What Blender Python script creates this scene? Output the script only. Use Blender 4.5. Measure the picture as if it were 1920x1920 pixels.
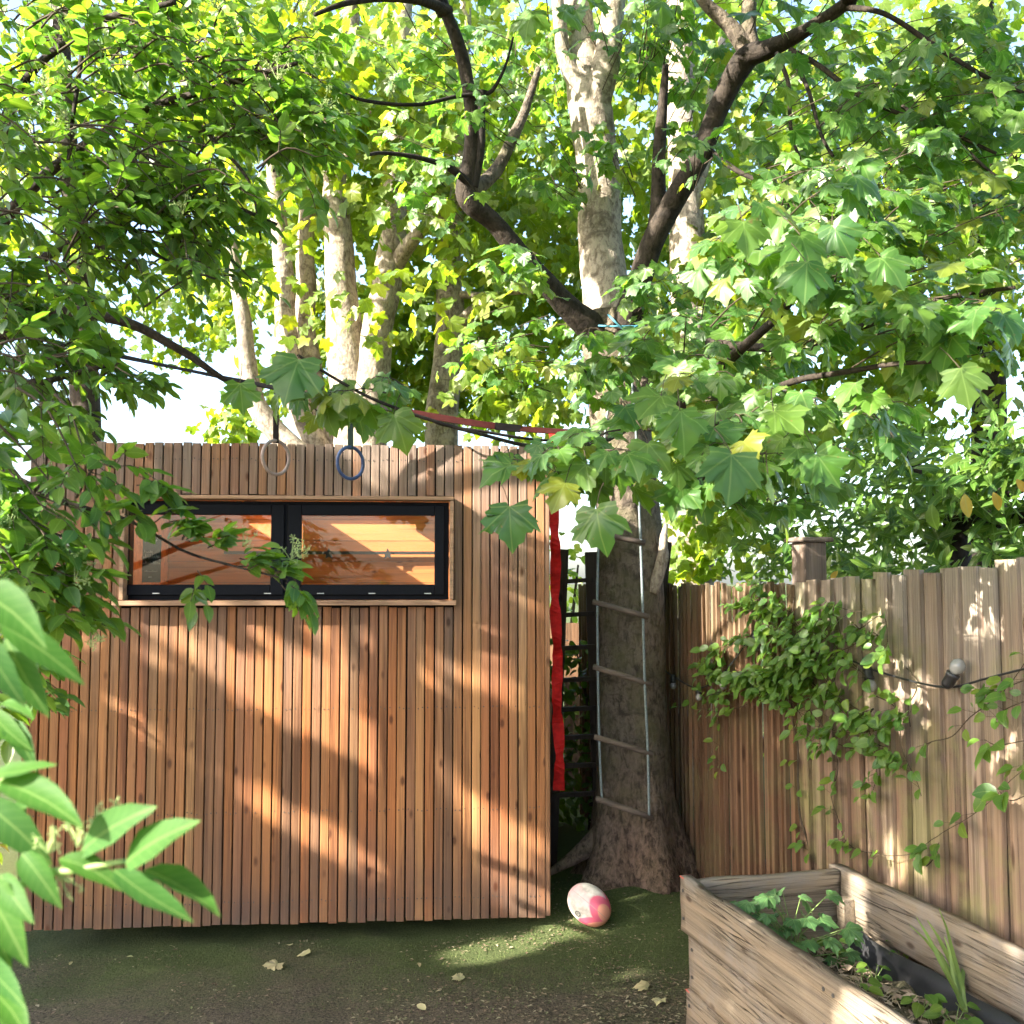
import bpy, bmesh, math, random
import numpy as np
from mathutils import Vector, Matrix, Quaternion, noise

random.seed(7)
rng = np.random.default_rng(7)
for o in list(bpy.data.objects):
    bpy.data.objects.remove(o)
S = bpy.context.scene
COL = S.collection
R = math.radians

# ------------------------------------------------------------------ camera
CAM_H = 1.75
PITCH = math.atan(130 / 1920)
cam_d = bpy.data.cameras.new('camera')
cam = bpy.data.objects.new('camera', cam_d)
COL.objects.link(cam)
cam.location = (0, 0, CAM_H)
cam.rotation_euler = (R(90) + PITCH, 0, 0)
cam_d.sensor_width = 36
cam_d.lens = 36
cam_d.clip_start = 0.05
cam_d.clip_end = 2000
cam_d.dof.use_dof = True
cam_d.dof.focus_distance = 4.6
cam_d.dof.aperture_fstop = 6.0
S.camera = cam

# ------------------------------------------------------------------ light
SUN = Vector((1.0, 0.50, -0.66)).normalized()          # direction the light travels
elev = math.asin(-SUN.z)
azim = math.atan2(-SUN.x, -SUN.y)
w = bpy.data.worlds.new('World')
S.world = w
w.use_nodes = True
nt = w.node_tree
sky = nt.nodes.new('ShaderNodeTexSky')
sky.sky_type = 'NISHITA'
sky.sun_disc = False
sky.sun_elevation = elev
sky.sun_rotation = azim
sky.air_density = 0.9
sky.dust_density = 2.5
sky.ozone_density = 1.0
bg = nt.nodes['Background']
nt.links.new(sky.outputs[0], bg.inputs[0])
bg.inputs[1].default_value = 0.11
sun_d = bpy.data.lights.new('sun', 'SUN')
sun_d.energy = 5.0
sun_d.angle = R(0.53)
sun_d.color = (1.0, 0.93, 0.80)
sun = bpy.data.objects.new('sun', sun_d)
COL.objects.link(sun)
sun.location = (-8, -4, 9)
sun.rotation_euler = SUN.to_track_quat('-Z', 'Y').to_euler()

S.render.engine = 'CYCLES'
S.view_settings.view_transform = 'Standard'
S.view_settings.look = 'None'
S.view_settings.gamma = 1.0
S.view_settings.exposure = 2.75
S.view_settings.use_curve_mapping = False
S.cycles.use_denoising = True
S.cycles.use_adaptive_sampling = True
S.cycles.adaptive_threshold = 0.03
S.cycles.max_bounces = 5
S.cycles.diffuse_bounces = 3
S.cycles.glossy_bounces = 2
S.cycles.transmission_bounces = 5
S.cycles.transparent_max_bounces = 6
S.cycles.sample_clamp_indirect = 6.0
S.cycles.caustics_reflective = False
S.cycles.caustics_refractive = False

# ------------------------------------------------------------------ helpers
CP, SP = math.cos(PITCH), math.sin(PITCH)
FWD = Vector((0, CP, SP)); UPV = Vector((0, -SP, CP)); CAMP = Vector((0, 0, CAM_H))
def ray(px, py):
    return FWD + Vector((1, 0, 0)) * ((px - 960) / 1920) - UPV * ((py - 960) / 1920)
def at(px, py, Y):
    """world point seen at that place of the photograph, Y metres away"""
    d = ray(px, py)
    return CAMP + d * (Y / d.y)
def pxr(r, Y):
    return r * Y / 1920

ORG = {}
def empty(name, loc, rz=0.0, label=None, cat=None, group=None):
    o = bpy.data.objects.new(name, None)
    COL.objects.link(o)
    o.location = loc
    o.rotation_euler = (0, 0, rz)
    o.empty_display_size = 0.1
    ORG[o] = Vector(loc)
    return tag(o, label, cat, group)
def tag(o, label=None, cat=None, group=None, kind=None):
    if label: o['label'] = label
    if cat: o['category'] = cat
    if group: o['group'] = group
    if kind: o['kind'] = kind
    return o
def link(name, me, parent=None, loc=None):
    o = bpy.data.objects.new(name, me)
    COL.objects.link(o)
    if parent is not None:
        o.parent = parent
        ORG[o] = ORG.get(parent, Vector((0, 0, 0)))
    if loc is not None:
        o.location = loc
    return o

class MB:
    """collects shapes; build() links them as one mesh object"""
    def __init__(self):
        self.v = []; self.f = []; self.uv = None
    def poly(self, pts, faces):
        b = len(self.v)
        self.v += [Vector(p) for p in pts]
        self.f += [[i + b for i in f] for f in faces]
        return self
    def box(self, c, s, m=None, taper=0.0):
        hx, hy, hz = s[0] / 2, s[1] / 2, s[2] / 2
        pts = [Vector((x * hx, y * hy, z * hz)) for z in (-1, 1) for y in (-1, 1) for x in (-1, 1)]
        if m is not None: pts = [m @ p for p in pts]
        pts = [p + Vector(c) for p in pts]
        return self.poly(pts, [(0, 2, 3, 1), (4, 5, 7, 6), (0, 1, 5, 4), (2, 6, 7, 3), (0, 4, 6, 2), (1, 3, 7, 5)])
    def bar(self, a, b, wd, th, up=(0, 0, 1)):
        a, b = Vector(a), Vector(b)
        d = (b - a); L = d.length; d.normalize()
        u = Vector(up); u = (u - d * u.dot(d)).normalized(); s = d.cross(u)
        pts = [a + d * (L * k) + s * (x * wd / 2) + u * (y * th / 2) for k in (0, 1) for y in (-1, 1) for x in (-1, 1)]
        return self.poly(pts, [(0, 2, 3, 1), (4, 5, 7, 6), (0, 1, 5, 4), (2, 6, 7, 3), (0, 4, 6, 2), (1, 3, 7, 5)])
    def tube(self, path, rad, seg=8, cap=True, rough=0.0, freq=6.0):
        n = len(path)
        b = len(self.v)
        t0 = (path[1] - path[0]).normalized()
        ref = Vector((0, 0, 1)) if abs(t0.z) < 0.9 else Vector((1, 0, 0))
        s = t0.cross(ref).normalized()
        for i in range(n):
            t = (path[min(i + 1, n - 1)] - path[max(i - 1, 0)])
            t = t.normalized() if t.length > 1e-9 else t0
            s = (s - t * s.dot(t)).normalized()
            u = t.cross(s)
            for k in range(seg):
                a = 2 * math.pi * k / seg
                d = s * math.cos(a) + u * math.sin(a)
                r = rad[i]
                if rough:
                    p = path[i] + d * r
                    r *= 1 + rough * noise.noise(p * freq) + rough * 0.5 * noise.noise(p * freq * 2.7)
                self.v.append(path[i] + d * r)
        for i in range(n - 1):
            for k in range(seg):
                k2 = (k + 1) % seg
                self.f.append([b + i * seg + k, b + i * seg + k2, b + (i + 1) * seg + k2, b + (i + 1) * seg + k])
        if cap:
            self.f.append([b + k for k in range(seg)][::-1])
            self.f.append([b + (n - 1) * seg + k for k in range(seg)])
        return self
    def lathe(self, prof, c, axis=(0, 0, 1), seg=16):
        ax = Vector(axis).normalized()
        ref = Vector((1, 0, 0)) if abs(ax.x) < 0.9 else Vector((0, 1, 0))
        s = ax.cross(ref).normalized(); u = ax.cross(s)
        b = len(self.v); c = Vector(c)
        for r, h in prof:
            for k in range(seg):
                a = 2 * math.pi * k / seg
                self.v.append(c + ax * h + (s * math.cos(a) + u * math.sin(a)) * r)
        for i in range(len(prof) - 1):
            for k in range(seg):
                k2 = (k + 1) % seg
                self.f.append([b + i * seg + k, b + i * seg + k2, b + (i + 1) * seg + k2, b + (i + 1) * seg + k])
        self.f.append([b + k for k in range(seg)][::-1])
        self.f.append([b + (len(prof) - 1) * seg + k for k in range(seg)])
        return self
    def mesh(self, name, mat, smooth=False, org=Vector((0, 0, 0))):
        me = bpy.data.meshes.new(name)
        me.from_pydata([(v - org)[:] for v in self.v], [], self.f)
        me.materials.append(mat)
        if smooth:
            me.shade_smooth()
        me.update()
        return me
    def build(self, name, mat, parent=None, smooth=False, local=False):
        org = Vector((0, 0, 0)) if (local or parent is None) else ORG.get(parent, Vector((0, 0, 0)))
        return link(name, self.mesh(name, mat, smooth, org), parent)

def bevel(o, wd=0.003, seg=1):
    m = o.modifiers.new('edge', 'BEVEL'); m.width = wd; m.segments = seg; m.limit_method = 'ANGLE'
    return o

def catmull(pts, rad, sub=6):
    P = [Vector(p) for p in pts]
    out, rr = [], []
    n = len(P)
    for i in range(n - 1):
        p0, p1, p2, p3 = P[max(i - 1, 0)], P[i], P[i + 1], P[min(i + 2, n - 1)]
        for k in range(sub):
            t = k / sub
            out.append(0.5 * ((2 * p1) + (p2 - p0) * t + (2 * p0 - 5 * p1 + 4 * p2 - p3) * t * t + (3 * p1 - p0 - 3 * p2 + p3) * t ** 3))
            rr.append(rad[i] * (1 - t) + rad[i + 1] * t)
    out.append(P[-1]); rr.append(rad[-1])
    return out, rr
def px_path(L, sub=6):
    """[(px, py, Y, radius in px)] -> smoothed world path and radii"""
    return catmull([at(a, b, c) for a, b, c, r in L], [pxr(r, c) for a, b, c, r in L], sub)
def wob(path, amp, freq=2.0, seed=0.0):
    return [p + Vector((noise.noise(p * freq + Vector((seed, 0, 0))), noise.noise(p * freq + Vector((0, seed, 9))), noise.noise(p * freq + Vector((4, 0, seed))))) * amp for p in path]

# ------------------------------------------------------------------ materials
class NT:
    def __init__(self, name):
        self.m = bpy.data.materials.new(name)
        self.m.use_nodes = True
        self.t = self.m.node_tree
        self.b = self.t.nodes['Principled BSDF']
        self.out = self.t.nodes['Material Output']
    def n(self, typ, **kw):
        nd = self.t.nodes.new('ShaderNode' + typ)
        for k, v in kw.items():
            setattr(nd, k, v)
        return nd
    def l(self, a, b):
        self.t.links.new(a, b)
    def val(self, sock, v):
        if hasattr(v, 'links') or hasattr(v, 'is_linked'):
            self.l(v, sock)
        else:
            sock.default_value = v
    def coord(self, kind='Object', scale=(1, 1, 1), rand=0.0):
        tc = self.n('TexCoord')
        v = tc.outputs[kind]
        if rand:
            oi = self.n('ObjectInfo')
            mu = self.n('VectorMath', operation='MULTIPLY_ADD')
            cmb = self.n('CombineXYZ')
            self.l(oi.outputs['Random'], cmb.inputs[0]); self.l(oi.outputs['Random'], cmb.inputs[1]); self.l(oi.outputs['Random'], cmb.inputs[2])
            self.l(cmb.outputs[0], mu.inputs[0]); mu.inputs[1].default_value = (rand, rand * 1.7, rand * 2.3)
            self.l(v, mu.inputs[2]); v = mu.outputs[0]
        mp = self.n('Mapping'); mp.inputs['Scale'].default_value = scale
        self.l(v, mp.inputs[0])
        return mp.outputs[0]
    def noise(self, vec, scale, detail=4, rough=0.55, dist=0.0):
        nd = self.n('TexNoise'); self.l(vec, nd.inputs['Vector'])
        nd.inputs['Scale'].default_value = scale; nd.inputs['Detail'].default_value = detail
        nd.inputs['Roughness'].default_value = rough; nd.inputs['Distortion'].default_value = dist
        return nd.outputs[0]
    def ramp(self, fac, stops):
        nd = self.n('ValToRGB')
        cr = nd.color_ramp
        while len(cr.elements) < len(stops): cr.elements.new(0.5)
        for e, (p, c) in zip(cr.elements, stops):
            e.position = p
            e.color = (c if isinstance(c, tuple) else (c, c, c)) + (1,)
        self.l(fac, nd.inputs[0])
        return nd.outputs[0]
    def mix(self, fac, a, b, mode='MIX'):
        nd = self.n('MixRGB', blend_type=mode)
        for s, v in zip(nd.inputs, (fac, a, b)):
            if isinstance(v, tuple): s.default_value = v + (1,)
            elif isinstance(v, (int, float)): s.default_value = v
            else: self.l(v, s)
        return nd.outputs[0]
    def math(self, op, a, b=0.0, clamp=False):
        nd = self.n('Math', operation=op); nd.use_clamp = clamp
        for s, v in zip(nd.inputs, (a, b)):
            if isinstance(v, (int, float)): s.default_value = v
            else: self.l(v, s)
        return nd.outputs[0]
    def bump(self, h, strength=0.3, dist=0.01):
        nd = self.n('Bump'); nd.inputs['Strength'].default_value = strength; nd.inputs['Distance'].default_value = dist
        self.l(h, nd.inputs['Height']); self.l(nd.outputs[0], self.b.inputs['Normal'])
    def fin(self, col=None, rough=0.6, spec=0.5, metal=0.0):
        if col is not None:
            if isinstance(col, tuple): self.b.inputs['Base Color'].default_value = col + (1,)
            else: self.l(col, self.b.inputs['Base Color'])
        if isinstance(rough, (int, float)): self.b.inputs['Roughness'].default_value = rough
        else: self.l(rough, self.b.inputs['Roughness'])
        self.b.inputs['Specular IOR Level'].default_value = spec
        self.b.inputs['Metallic'].default_value = metal
        return self.m

def wood(name, tones, grain=0.5, grey=None, grey_z=None, damp=None, knots=True, spots=None, rough=0.65, axis=2, bump=0.35, along=2.4, crack=0.0, cross=120, warp=0.6):
    """board: tone picked per board, grain along the board, optional weathering by height"""
    t = NT(name)
    sc = [cross, cross, cross]; sc[axis] = along
    v = t.coord('Object', tuple(sc), rand=13.0)
    g = t.noise(v, 1.0, 6, 0.62, warp)
    sc2 = [22, 22, 22]; sc2[axis] = 0.9
    v2 = t.coord('Object', tuple(sc2), rand=7.0)
    g2 = t.noise(v2, 1.0, 3, 0.5, 0.4)
    oi = t.n('ObjectInfo')
    k = len(tones)
    base = t.ramp(oi.outputs['Random'], [(i / (k - 1), c) for i, c in enumerate(tones)])
    dark = t.mix(1.0, base, (0.34, 0.28, 0.25), 'MULTIPLY')
    gm = t.ramp(g, [(0.36, 0.0), (0.66, 1.0)])
    col = t.mix(t.math('MULTIPLY', t.math('SUBTRACT', 1.0, gm), grain), base, dark)
    col = t.mix(t.ramp(g2, [(0.42, 0.0), (0.7, 0.55)]), col, t.mix(1.0, base, (1.35, 1.2, 1.05), 'MULTIPLY'))
    col = t.mix(t.ramp(g2, [(0.28, 0.75), (0.47, 0.0)]), col, dark)
    ck = None
    if crack:
        sc4 = [46, 46, 46]; sc4[axis] = 1.3
        ck = t.ramp(t.noise(t.coord('Object', tuple(sc4), rand=31.0), 1.0, 2, 0.5, 0.35), [(0.475, 0.0), (0.497, crack), (0.503, crack), (0.525, 0.0)])
        sc5 = [4, 4, 4]; sc5[axis] = 2.0
        ck = t.math('MULTIPLY', ck, t.ramp(t.noise(t.coord('Object', tuple(sc5), rand=17.0), 1.0, 2), [(0.42, 0.0), (0.6, 1.0)]))
        col = t.mix(ck, col, t.mix(1.0, base, (0.16, 0.13, 0.11), 'MULTIPLY'))
    geo = t.n('NewGeometry')
    sep = t.n('SeparateXYZ'); t.l(geo.outputs['Position'], sep.inputs[0])
    wn = t.noise(geo.outputs['Position'], 2.3, 4, 0.6)
    if grey:
        a, b = grey_z
        mr = t.n('MapRange'); t.l(sep.outputs[2], mr.inputs[0]); mr.inputs[1].default_value = a; mr.inputs[2].default_value = b
        gfac = t.math('MULTIPLY', mr.outputs[0], t.ramp(t.math('ADD', t.math('MULTIPLY', wn, 0.6), t.math('MULTIPLY', oi.outputs['Random'], 0.4)), [(0.3, 0.35), (0.6, 1.0)]))
        col = t.mix(gfac, col, t.mix(gm, tuple(c * 0.55 for c in grey), grey))
    if damp:
        a, b, dc = damp
        mr = t.n('MapRange'); t.l(sep.outputs[2], mr.inputs[0]); mr.inputs[1].default_value = b; mr.inputs[2].default_value = a
        col = t.mix(t.math('MULTIPLY', mr.outputs[0], t.ramp(wn, [(0.35, 0.35), (0.62, 0.95)])), col, dc)
    if spots:
        sn = t.noise(geo.outputs['Position'], spots[1], 5, 0.65)
        col = t.mix(t.ramp(sn, [(0.48, 0.0), (0.66, spots[2])]), col, spots[0])
    if knots:
        sc3 = [11, 11, 11]; sc3[axis] = 5.0
        vk = t.coord('Object', tuple(sc3), rand=23.0)
        vo = t.n('TexVoronoi'); t.l(vk, vo.inputs['Vector']); vo.inputs['Scale'].default_value = 1.0
        col = t.mix(t.ramp(vo.outputs['Distance'], [(0.07, 0.85), (0.16, 0.0)]), col, t.mix(1.0, base, (0.22, 0.16, 0.13), 'MULTIPLY'))
    hh_ = t.math('ADD', g, t.math('MULTIPLY', g2, 0.5))
    if ck is not None: hh_ = t.math('SUBTRACT', hh_, t.math('MULTIPLY', ck, 1.5))
    t.bump(hh_, bump, 0.006)
    return t.fin(col, rough, 0.3)

def plain(name, col, rough=0.5, spec=0.5, metal=0.0, var=0.25, scale=30, bump=0.1):
    t = NT(name)
    v = t.coord('Object')
    n = t.noise(v, scale, 4, 0.6)
    c = t.mix(t.ramp(n, [(0.3, 0.0), (0.75, 1.0)]), tuple(x * (1 - var) for x in col), tuple(min(1, x * (1 + var)) for x in col))
    if bump: t.bump(n, bump, 0.004)
    return t.fin(c, rough, spec, metal)

def bark(name, a, b, dark, moss=None, scale=1.0, bump=0.5, foot=None):
    t = NT(name)
    geo = t.n('NewGeometry')
    mp = t.n('Mapping'); mp.inputs['Scale'].default_value = (1, 1, 0.45); t.l(geo.outputs['Position'], mp.inputs[0])
    big = t.noise(mp.outputs[0], 3.0 * scale, 5, 0.6, 0.3)
    fine = t.noise(mp.outputs[0], 38 * scale, 6, 0.7, 0.5)
    mp2 = t.n('Mapping'); mp2.inputs['Scale'].default_value = (1, 1, 1.5); t.l(geo.outputs['Position'], mp2.inputs[0])
    ring = t.noise(mp2.outputs[0], 9 * scale, 4, 0.65, 0.4)
    col = t.mix(t.ramp(big, [(0.35, 0.0), (0.65, 1.0)]), a, b)
    col = t.mix(t.ramp(fine, [(0.36, 0.95), (0.54, 0.0)]), col, dark)
    col = t.mix(t.ramp(ring, [(0.52, 0.0), (0.66, 0.85)]), col, dark)
    vo = t.n('TexVoronoi'); t.l(mp2.outputs[0], vo.inputs['Vector']); vo.inputs['Scale'].default_value = 4.0 * scale
    col = t.mix(t.ramp(vo.outputs['Distance'], [(0.10, 0.8), (0.2, 0.0)]), col, dark)
    if moss:
        mn = t.noise(geo.outputs['Position'], 6.0, 5, 0.6)
        col = t.mix(t.ramp(mn, [(0.45, 0.0), (0.65, 0.7)]), col, moss)
    if foot:
        sz = t.n('SeparateXYZ'); t.l(geo.outputs['Position'], sz.inputs[0])
        mr = t.n('MapRange'); t.l(t.math('ADD', sz.outputs[2], t.math('MULTIPLY', big, 0.5)), mr.inputs[0]); mr.inputs[1].default_value = 1.05; mr.inputs[2].default_value = 0.45
        col = t.mix(t.math('MULTIPLY', mr.outputs[0], 0.75), col, t.mix(t.ramp(fine, [(0.38, 0.0), (0.6, 1.0)]), (0.045, 0.026, 0.018), foot))
    t.bump(t.math('ADD', t.math('MULTIPLY', fine, 0.7), ring), bump, 0.03)
    return t.fin(col, 0.85, 0.2)

def leaf(name, cols, trans, vein='rib', tfac=0.45, rough=0.42, spot=None, gloss=1.0):
    t = NT(name)
    geo = t.n('NewGeometry'); oi = t.n('ObjectInfo')
    rnd = t.math('FRACT', t.math('ADD', geo.outputs['Random Per Island'], oi.outputs['Random']))
    k = len(cols)
    col = t.ramp(rnd, [(i / (k - 1), c) for i, c in enumerate(cols)])
    tc = t.n('TexCoord')
    sep = t.n('SeparateXYZ'); t.l(tc.outputs['UV'], sep.inputs[0])
    u = t.math('ABSOLUTE', t.math('SUBTRACT', sep.outputs[0], 0.5))
    vv = sep.outputs[1]
    if vein == 'palm':
        d = u
        for ang in (46, 88):
            c, s = math.cos(R(ang)), math.sin(R(ang))
            y0 = t.math('SUBTRACT', vv, 0.16)
            dist = t.math('ABSOLUTE', t.math('SUBTRACT', t.math('MULTIPLY', u, c), t.math('MULTIPLY', y0, s)))
            dist = t.math('ADD', dist, t.math('MULTIPLY', t.math('LESS_THAN', t.math('ADD', t.math('MULTIPLY', u, s), t.math('MULTIPLY', y0, c)), 0.0), 1.0))
            d = t.math('MINIMUM', d, dist)
        vm = t.ramp(d, [(0.003, 0.55), (0.014, 0.0)])
    else:
        d = u
        side = t.math('ABSOLUTE', t.math('SINE', t.math('MULTIPLY', t.math('SUBTRACT', vv, t.math('MULTIPLY', u, 0.9)), 26.0)))
        vm = t.math('MAXIMUM', t.ramp(d, [(0.006, 0.5), (0.022, 0.0)]), t.ramp(side, [(0.03, 0.16), (0.3, 0.0)]))
    pn = t.noise(geo.outputs['Position'], 30, 1, 0.5)
    col = t.mix(t.ramp(pn, [(0.35, 0.35), (0.65, 0.0)]), col, t.mix(1.0, col, (0.6, 0.66, 0.6), 'MULTIPLY'))
    colv = t.mix(vm, col, t.mix(0.5, col, (0.30, 0.40, 0.14)))
    if spot:
        col = colv = t.mix(t.ramp(t.noise(geo.outputs['Position'], 45, 2), [(0.69, 0.0), (0.74, 0.8)]), colv, spot)
    tr = t.n('BsdfTranslucent')
    tcol = t.mix(1.0, colv, trans, 'MULTIPLY')
    t.l(tcol, tr.inputs[0])
    mx = t.n('MixShader'); mx.inputs[0].default_value = tfac
    df = t.n('BsdfDiffuse'); t.l(colv, df.inputs[0])
    t.l(df.outputs[0], mx.inputs[1]); t.l(tr.outputs[0], mx.inputs[2])
    gs = t.n('BsdfGlossy'); gs.inputs['Roughness'].default_value = rough
    lw = t.n('LayerWeight'); lw.inputs[0].default_value = 0.5
    fac = t.math('ADD', 0.03 * gloss, t.math('MULTIPLY', t.math('POWER', lw.outputs['Facing'], 4.0), 0.3 * gloss))
    m2 = t.n('MixShader'); t.l(fac, m2.inputs[0]); t.l(mx.outputs[0], m2.inputs[1]); t.l(gs.outputs[0], m2.inputs[2])
    t.l(m2.outputs[0], t.out.inputs[0])
    t.t.nodes.remove(t.b)
    return t.m

M = {}
M['larch'] = wood('larch_cladding', [(0.330, 0.121, 0.040), (0.427, 0.211, 0.085), (0.242, 0.091, 0.034), (0.388, 0.167, 0.058), (0.194, 0.106, 0.058), (0.407, 0.186, 0.070), (0.281, 0.141, 0.070), (0.349, 0.131, 0.050), (0.233, 0.121, 0.064), (0.145, 0.076, 0.041), (0.456, 0.252, 0.109), (0.291, 0.111, 0.041)],
                  grain=0.75, grey=(0.25, 0.19, 0.155), grey_z=(1.1, 2.5), damp=(0.08, 0.62, (0.085, 0.055, 0.042)))
M['larch_trim'] = wood('window_trim_wood', [(0.40, 0.27, 0.18), (0.36, 0.22, 0.14)], grain=0.5, axis=0)
M['membrane'] = plain('black_membrane', (0.012, 0.011, 0.011), 0.9, 0.1)
M['inside'] = wood('spruce_lining', [(0.50, 0.20, 0.065), (0.45, 0.165, 0.053), (0.52, 0.225, 0.075)], grain=0.25, axis=0, bump=0.1)
M['frame'] = plain('anthracite_frame', (0.004, 0.005, 0.009), 0.5, 0.12, 0.0, 0.15, 60, 0.02)
M['black'] = plain('black_plastic', (0.015, 0.015, 0.017), 0.45)
M['roof'] = plain('roof_felt', (0.05, 0.05, 0.05), 0.9)
M['fence'] = wood('fence_board', [(0.24, 0.17, 0.125), (0.31, 0.24, 0.18), (0.20, 0.13, 0.09), (0.33, 0.25, 0.195), (0.26, 0.17, 0.125), (0.30, 0.245, 0.17)],
                  grain=0.8, crack=0.7, grey=(0.36, 0.315, 0.26), grey_z=(0.9, 1.8), damp=(0.0, 0.8, (0.12, 0.065, 0.04)), spots=((0.22, 0.22, 0.08), 3.5, 0.55), rough=0.8, bump=0.6)
M['fence_shade_brown'] = wood('shade_toned_brown_fence_board', [(0.15, 0.082, 0.045), (0.19, 0.11, 0.065), (0.12, 0.062, 0.034), (0.21, 0.13, 0.08), (0.14, 0.085, 0.05)],  # darker copy of the fence wood: tree shade put into the brown
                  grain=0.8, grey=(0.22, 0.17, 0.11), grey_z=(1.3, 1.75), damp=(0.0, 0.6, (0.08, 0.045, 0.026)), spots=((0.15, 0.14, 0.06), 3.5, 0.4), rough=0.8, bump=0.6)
M['fence_post'] = wood('fence_post_wood', [(0.18, 0.145, 0.125), (0.165, 0.13, 0.11)], grain=0.7, rough=0.85)
M['sleeper'] = wood('weathered_scaffold_board', [(0.23, 0.19, 0.14), (0.27, 0.225, 0.165), (0.185, 0.15, 0.11)], grain=0.62, along=1.3, crack=1.0, cross=230, warp=0.25, axis=0, rough=0.85, bump=0.9, spots=((0.20, 0.18, 0.165), 4.0, 0.6))
M['darkwood'] = wood('dark_stained_wood', [(0.035, 0.027, 0.022), (0.05, 0.036, 0.028)], grain=0.6, rough=0.75)
M['redpaint'] = plain('red_end_paint', (0.42, 0.07, 0.05), 0.7)
M['red'] = plain('red_webbing', (0.62, 0.018, 0.015), 0.75, 0.2, 0, 0.3, 25, 0.2)
M['red_dark'] = plain('dark_red_webbing', (0.055, 0.010, 0.009), 0.8, 0.2)
M['webbing'] = plain('black_webbing', (0.016, 0.013, 0.013), 0.85, 0.2)
M['rope'] = plain('grey_blue_rope', (0.15, 0.18, 0.185), 0.8, 0.2, 0, 0.35, 120, 0.5)
M['blue_rope'] = plain('blue_rope', (0.06, 0.22, 0.30), 0.7, 0.3, 0, 0.3, 120, 0.4)
M['rung'] = wood('rope_ladder_rung', [(0.085, 0.07, 0.06), (0.12, 0.095, 0.08)], grain=0.6, axis=0, rough=0.8)
M['ring_wood'] = plain('pale_ring', (0.34, 0.25, 0.22), 0.5)
M['ring_blue'] = plain('blue_ring', (0.04, 0.075, 0.20), 0.4, 0.5, 0, 0.5, 14, 0.05)
M['strap_green'] = plain('dark_green_strap', (0.012, 0.035, 0.028), 0.8)
M['bark_pale'] = bark('pale_sycamore_bark', (0.38, 0.325, 0.26), (0.28, 0.24, 0.19), (0.11, 0.086, 0.066))
M['bark_grey'] = bark('grey_brown_bark', (0.12, 0.094, 0.073), (0.18, 0.145, 0.112), (0.04, 0.031, 0.024), moss=(0.10, 0.092, 0.048), bump=1.0, foot=(0.20, 0.125, 0.088))
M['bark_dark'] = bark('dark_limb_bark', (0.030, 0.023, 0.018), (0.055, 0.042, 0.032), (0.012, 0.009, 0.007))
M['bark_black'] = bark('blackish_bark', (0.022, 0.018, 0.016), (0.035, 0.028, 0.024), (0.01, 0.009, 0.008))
M['twig'] = plain('brown_twig', (0.06, 0.045, 0.03), 0.8, 0.2)
M['green_stem'] = plain('green_stem', (0.16, 0.24, 0.06), 0.6)
M['liner'] = plain('black_plastic_liner', (0.018, 0.018, 0.02), 0.5, 0.5, 0, 0.3, 12, 0.6)
M['steel'] = plain('grey_steel', (0.45, 0.45, 0.44), 0.35, 0.5, 1.0)

M['maple'] = leaf('maple_leaf', [(0.050, 0.130, 0.022), (0.066, 0.160, 0.024), (0.088, 0.180, 0.022), (0.048, 0.130, 0.034), (0.115, 0.195, 0.022), (0.062, 0.15, 0.036), (0.20, 0.22, 0.02)], (2.6, 2.5, 1.0), 'palm', 0.55, spot=(0.16, 0.12, 0.04))
M['maple_far'] = leaf('sycamore_leaf', [(0.10, 0.17, 0.020), (0.13, 0.20, 0.020), (0.080, 0.15, 0.022), (0.19, 0.22, 0.018), (0.11, 0.185, 0.024)], (2.8, 2.6, 0.8), 'palm', 0.58)
M['elder'] = leaf('elder_leaf', [(0.060, 0.135, 0.024), (0.085, 0.170, 0.024), (0.120, 0.195, 0.022), (0.050, 0.125, 0.042), (0.095, 0.18, 0.022)], (2.5, 2.5, 0.9), 'rib', 0.55, 0.36)
M['elder_near'] = leaf('young_elder_leaf', [(0.036, 0.105, 0.016), (0.048, 0.125, 0.018), (0.034, 0.10, 0.022)], (2.2, 2.2, 0.8), 'rib', 0.45, 0.55, gloss=0.25)
M['laurel'] = leaf('laurel_leaf', [(0.042, 0.10, 0.022), (0.062, 0.135, 0.020), (0.095, 0.16, 0.022), (0.05, 0.115, 0.028)], (2.4, 2.3, 0.8), 'rib', 0.4, 0.28)
M['climber'] = leaf('climber_leaf', [(0.08, 0.17, 0.028), (0.11, 0.21, 0.030), (0.06, 0.145, 0.030), (0.16, 0.235, 0.03)], (2.0, 2.0, 0.9), 'rib', 0.5, 0.38)
M['yellow'] = leaf('yellowed_leaf', [(0.52, 0.30, 0.03), (0.50, 0.36, 0.05)], (1.3, 1.2, 0.6), 'rib', 0.4, 0.45, spot=(0.25, 0.12, 0.03))
M['dryleaf'] = leaf('fallen_leaf', [(0.34, 0.36, 0.18), (0.42, 0.38, 0.20), (0.30, 0.22, 0.12)], (1.0, 1.0, 0.8), 'palm', 0.2, 0.6)
M['geranium'] = leaf('geranium_leaf', [(0.07, 0.16, 0.05), (0.09, 0.19, 0.06), (0.06, 0.14, 0.045)], (1.6, 1.6, 0.8), 'palm', 0.3, 0.55)
M['grass'] = leaf('grass_blade', [(0.15, 0.24, 0.05), (0.22, 0.27, 0.07)], (1.6, 1.6, 0.7), 'rib', 0.4, 0.5)
M['bud'] = plain('pale_green_buds', (0.30, 0.38, 0.14), 0.6, 0.3, 0, 0.25, 80, 0)

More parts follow.
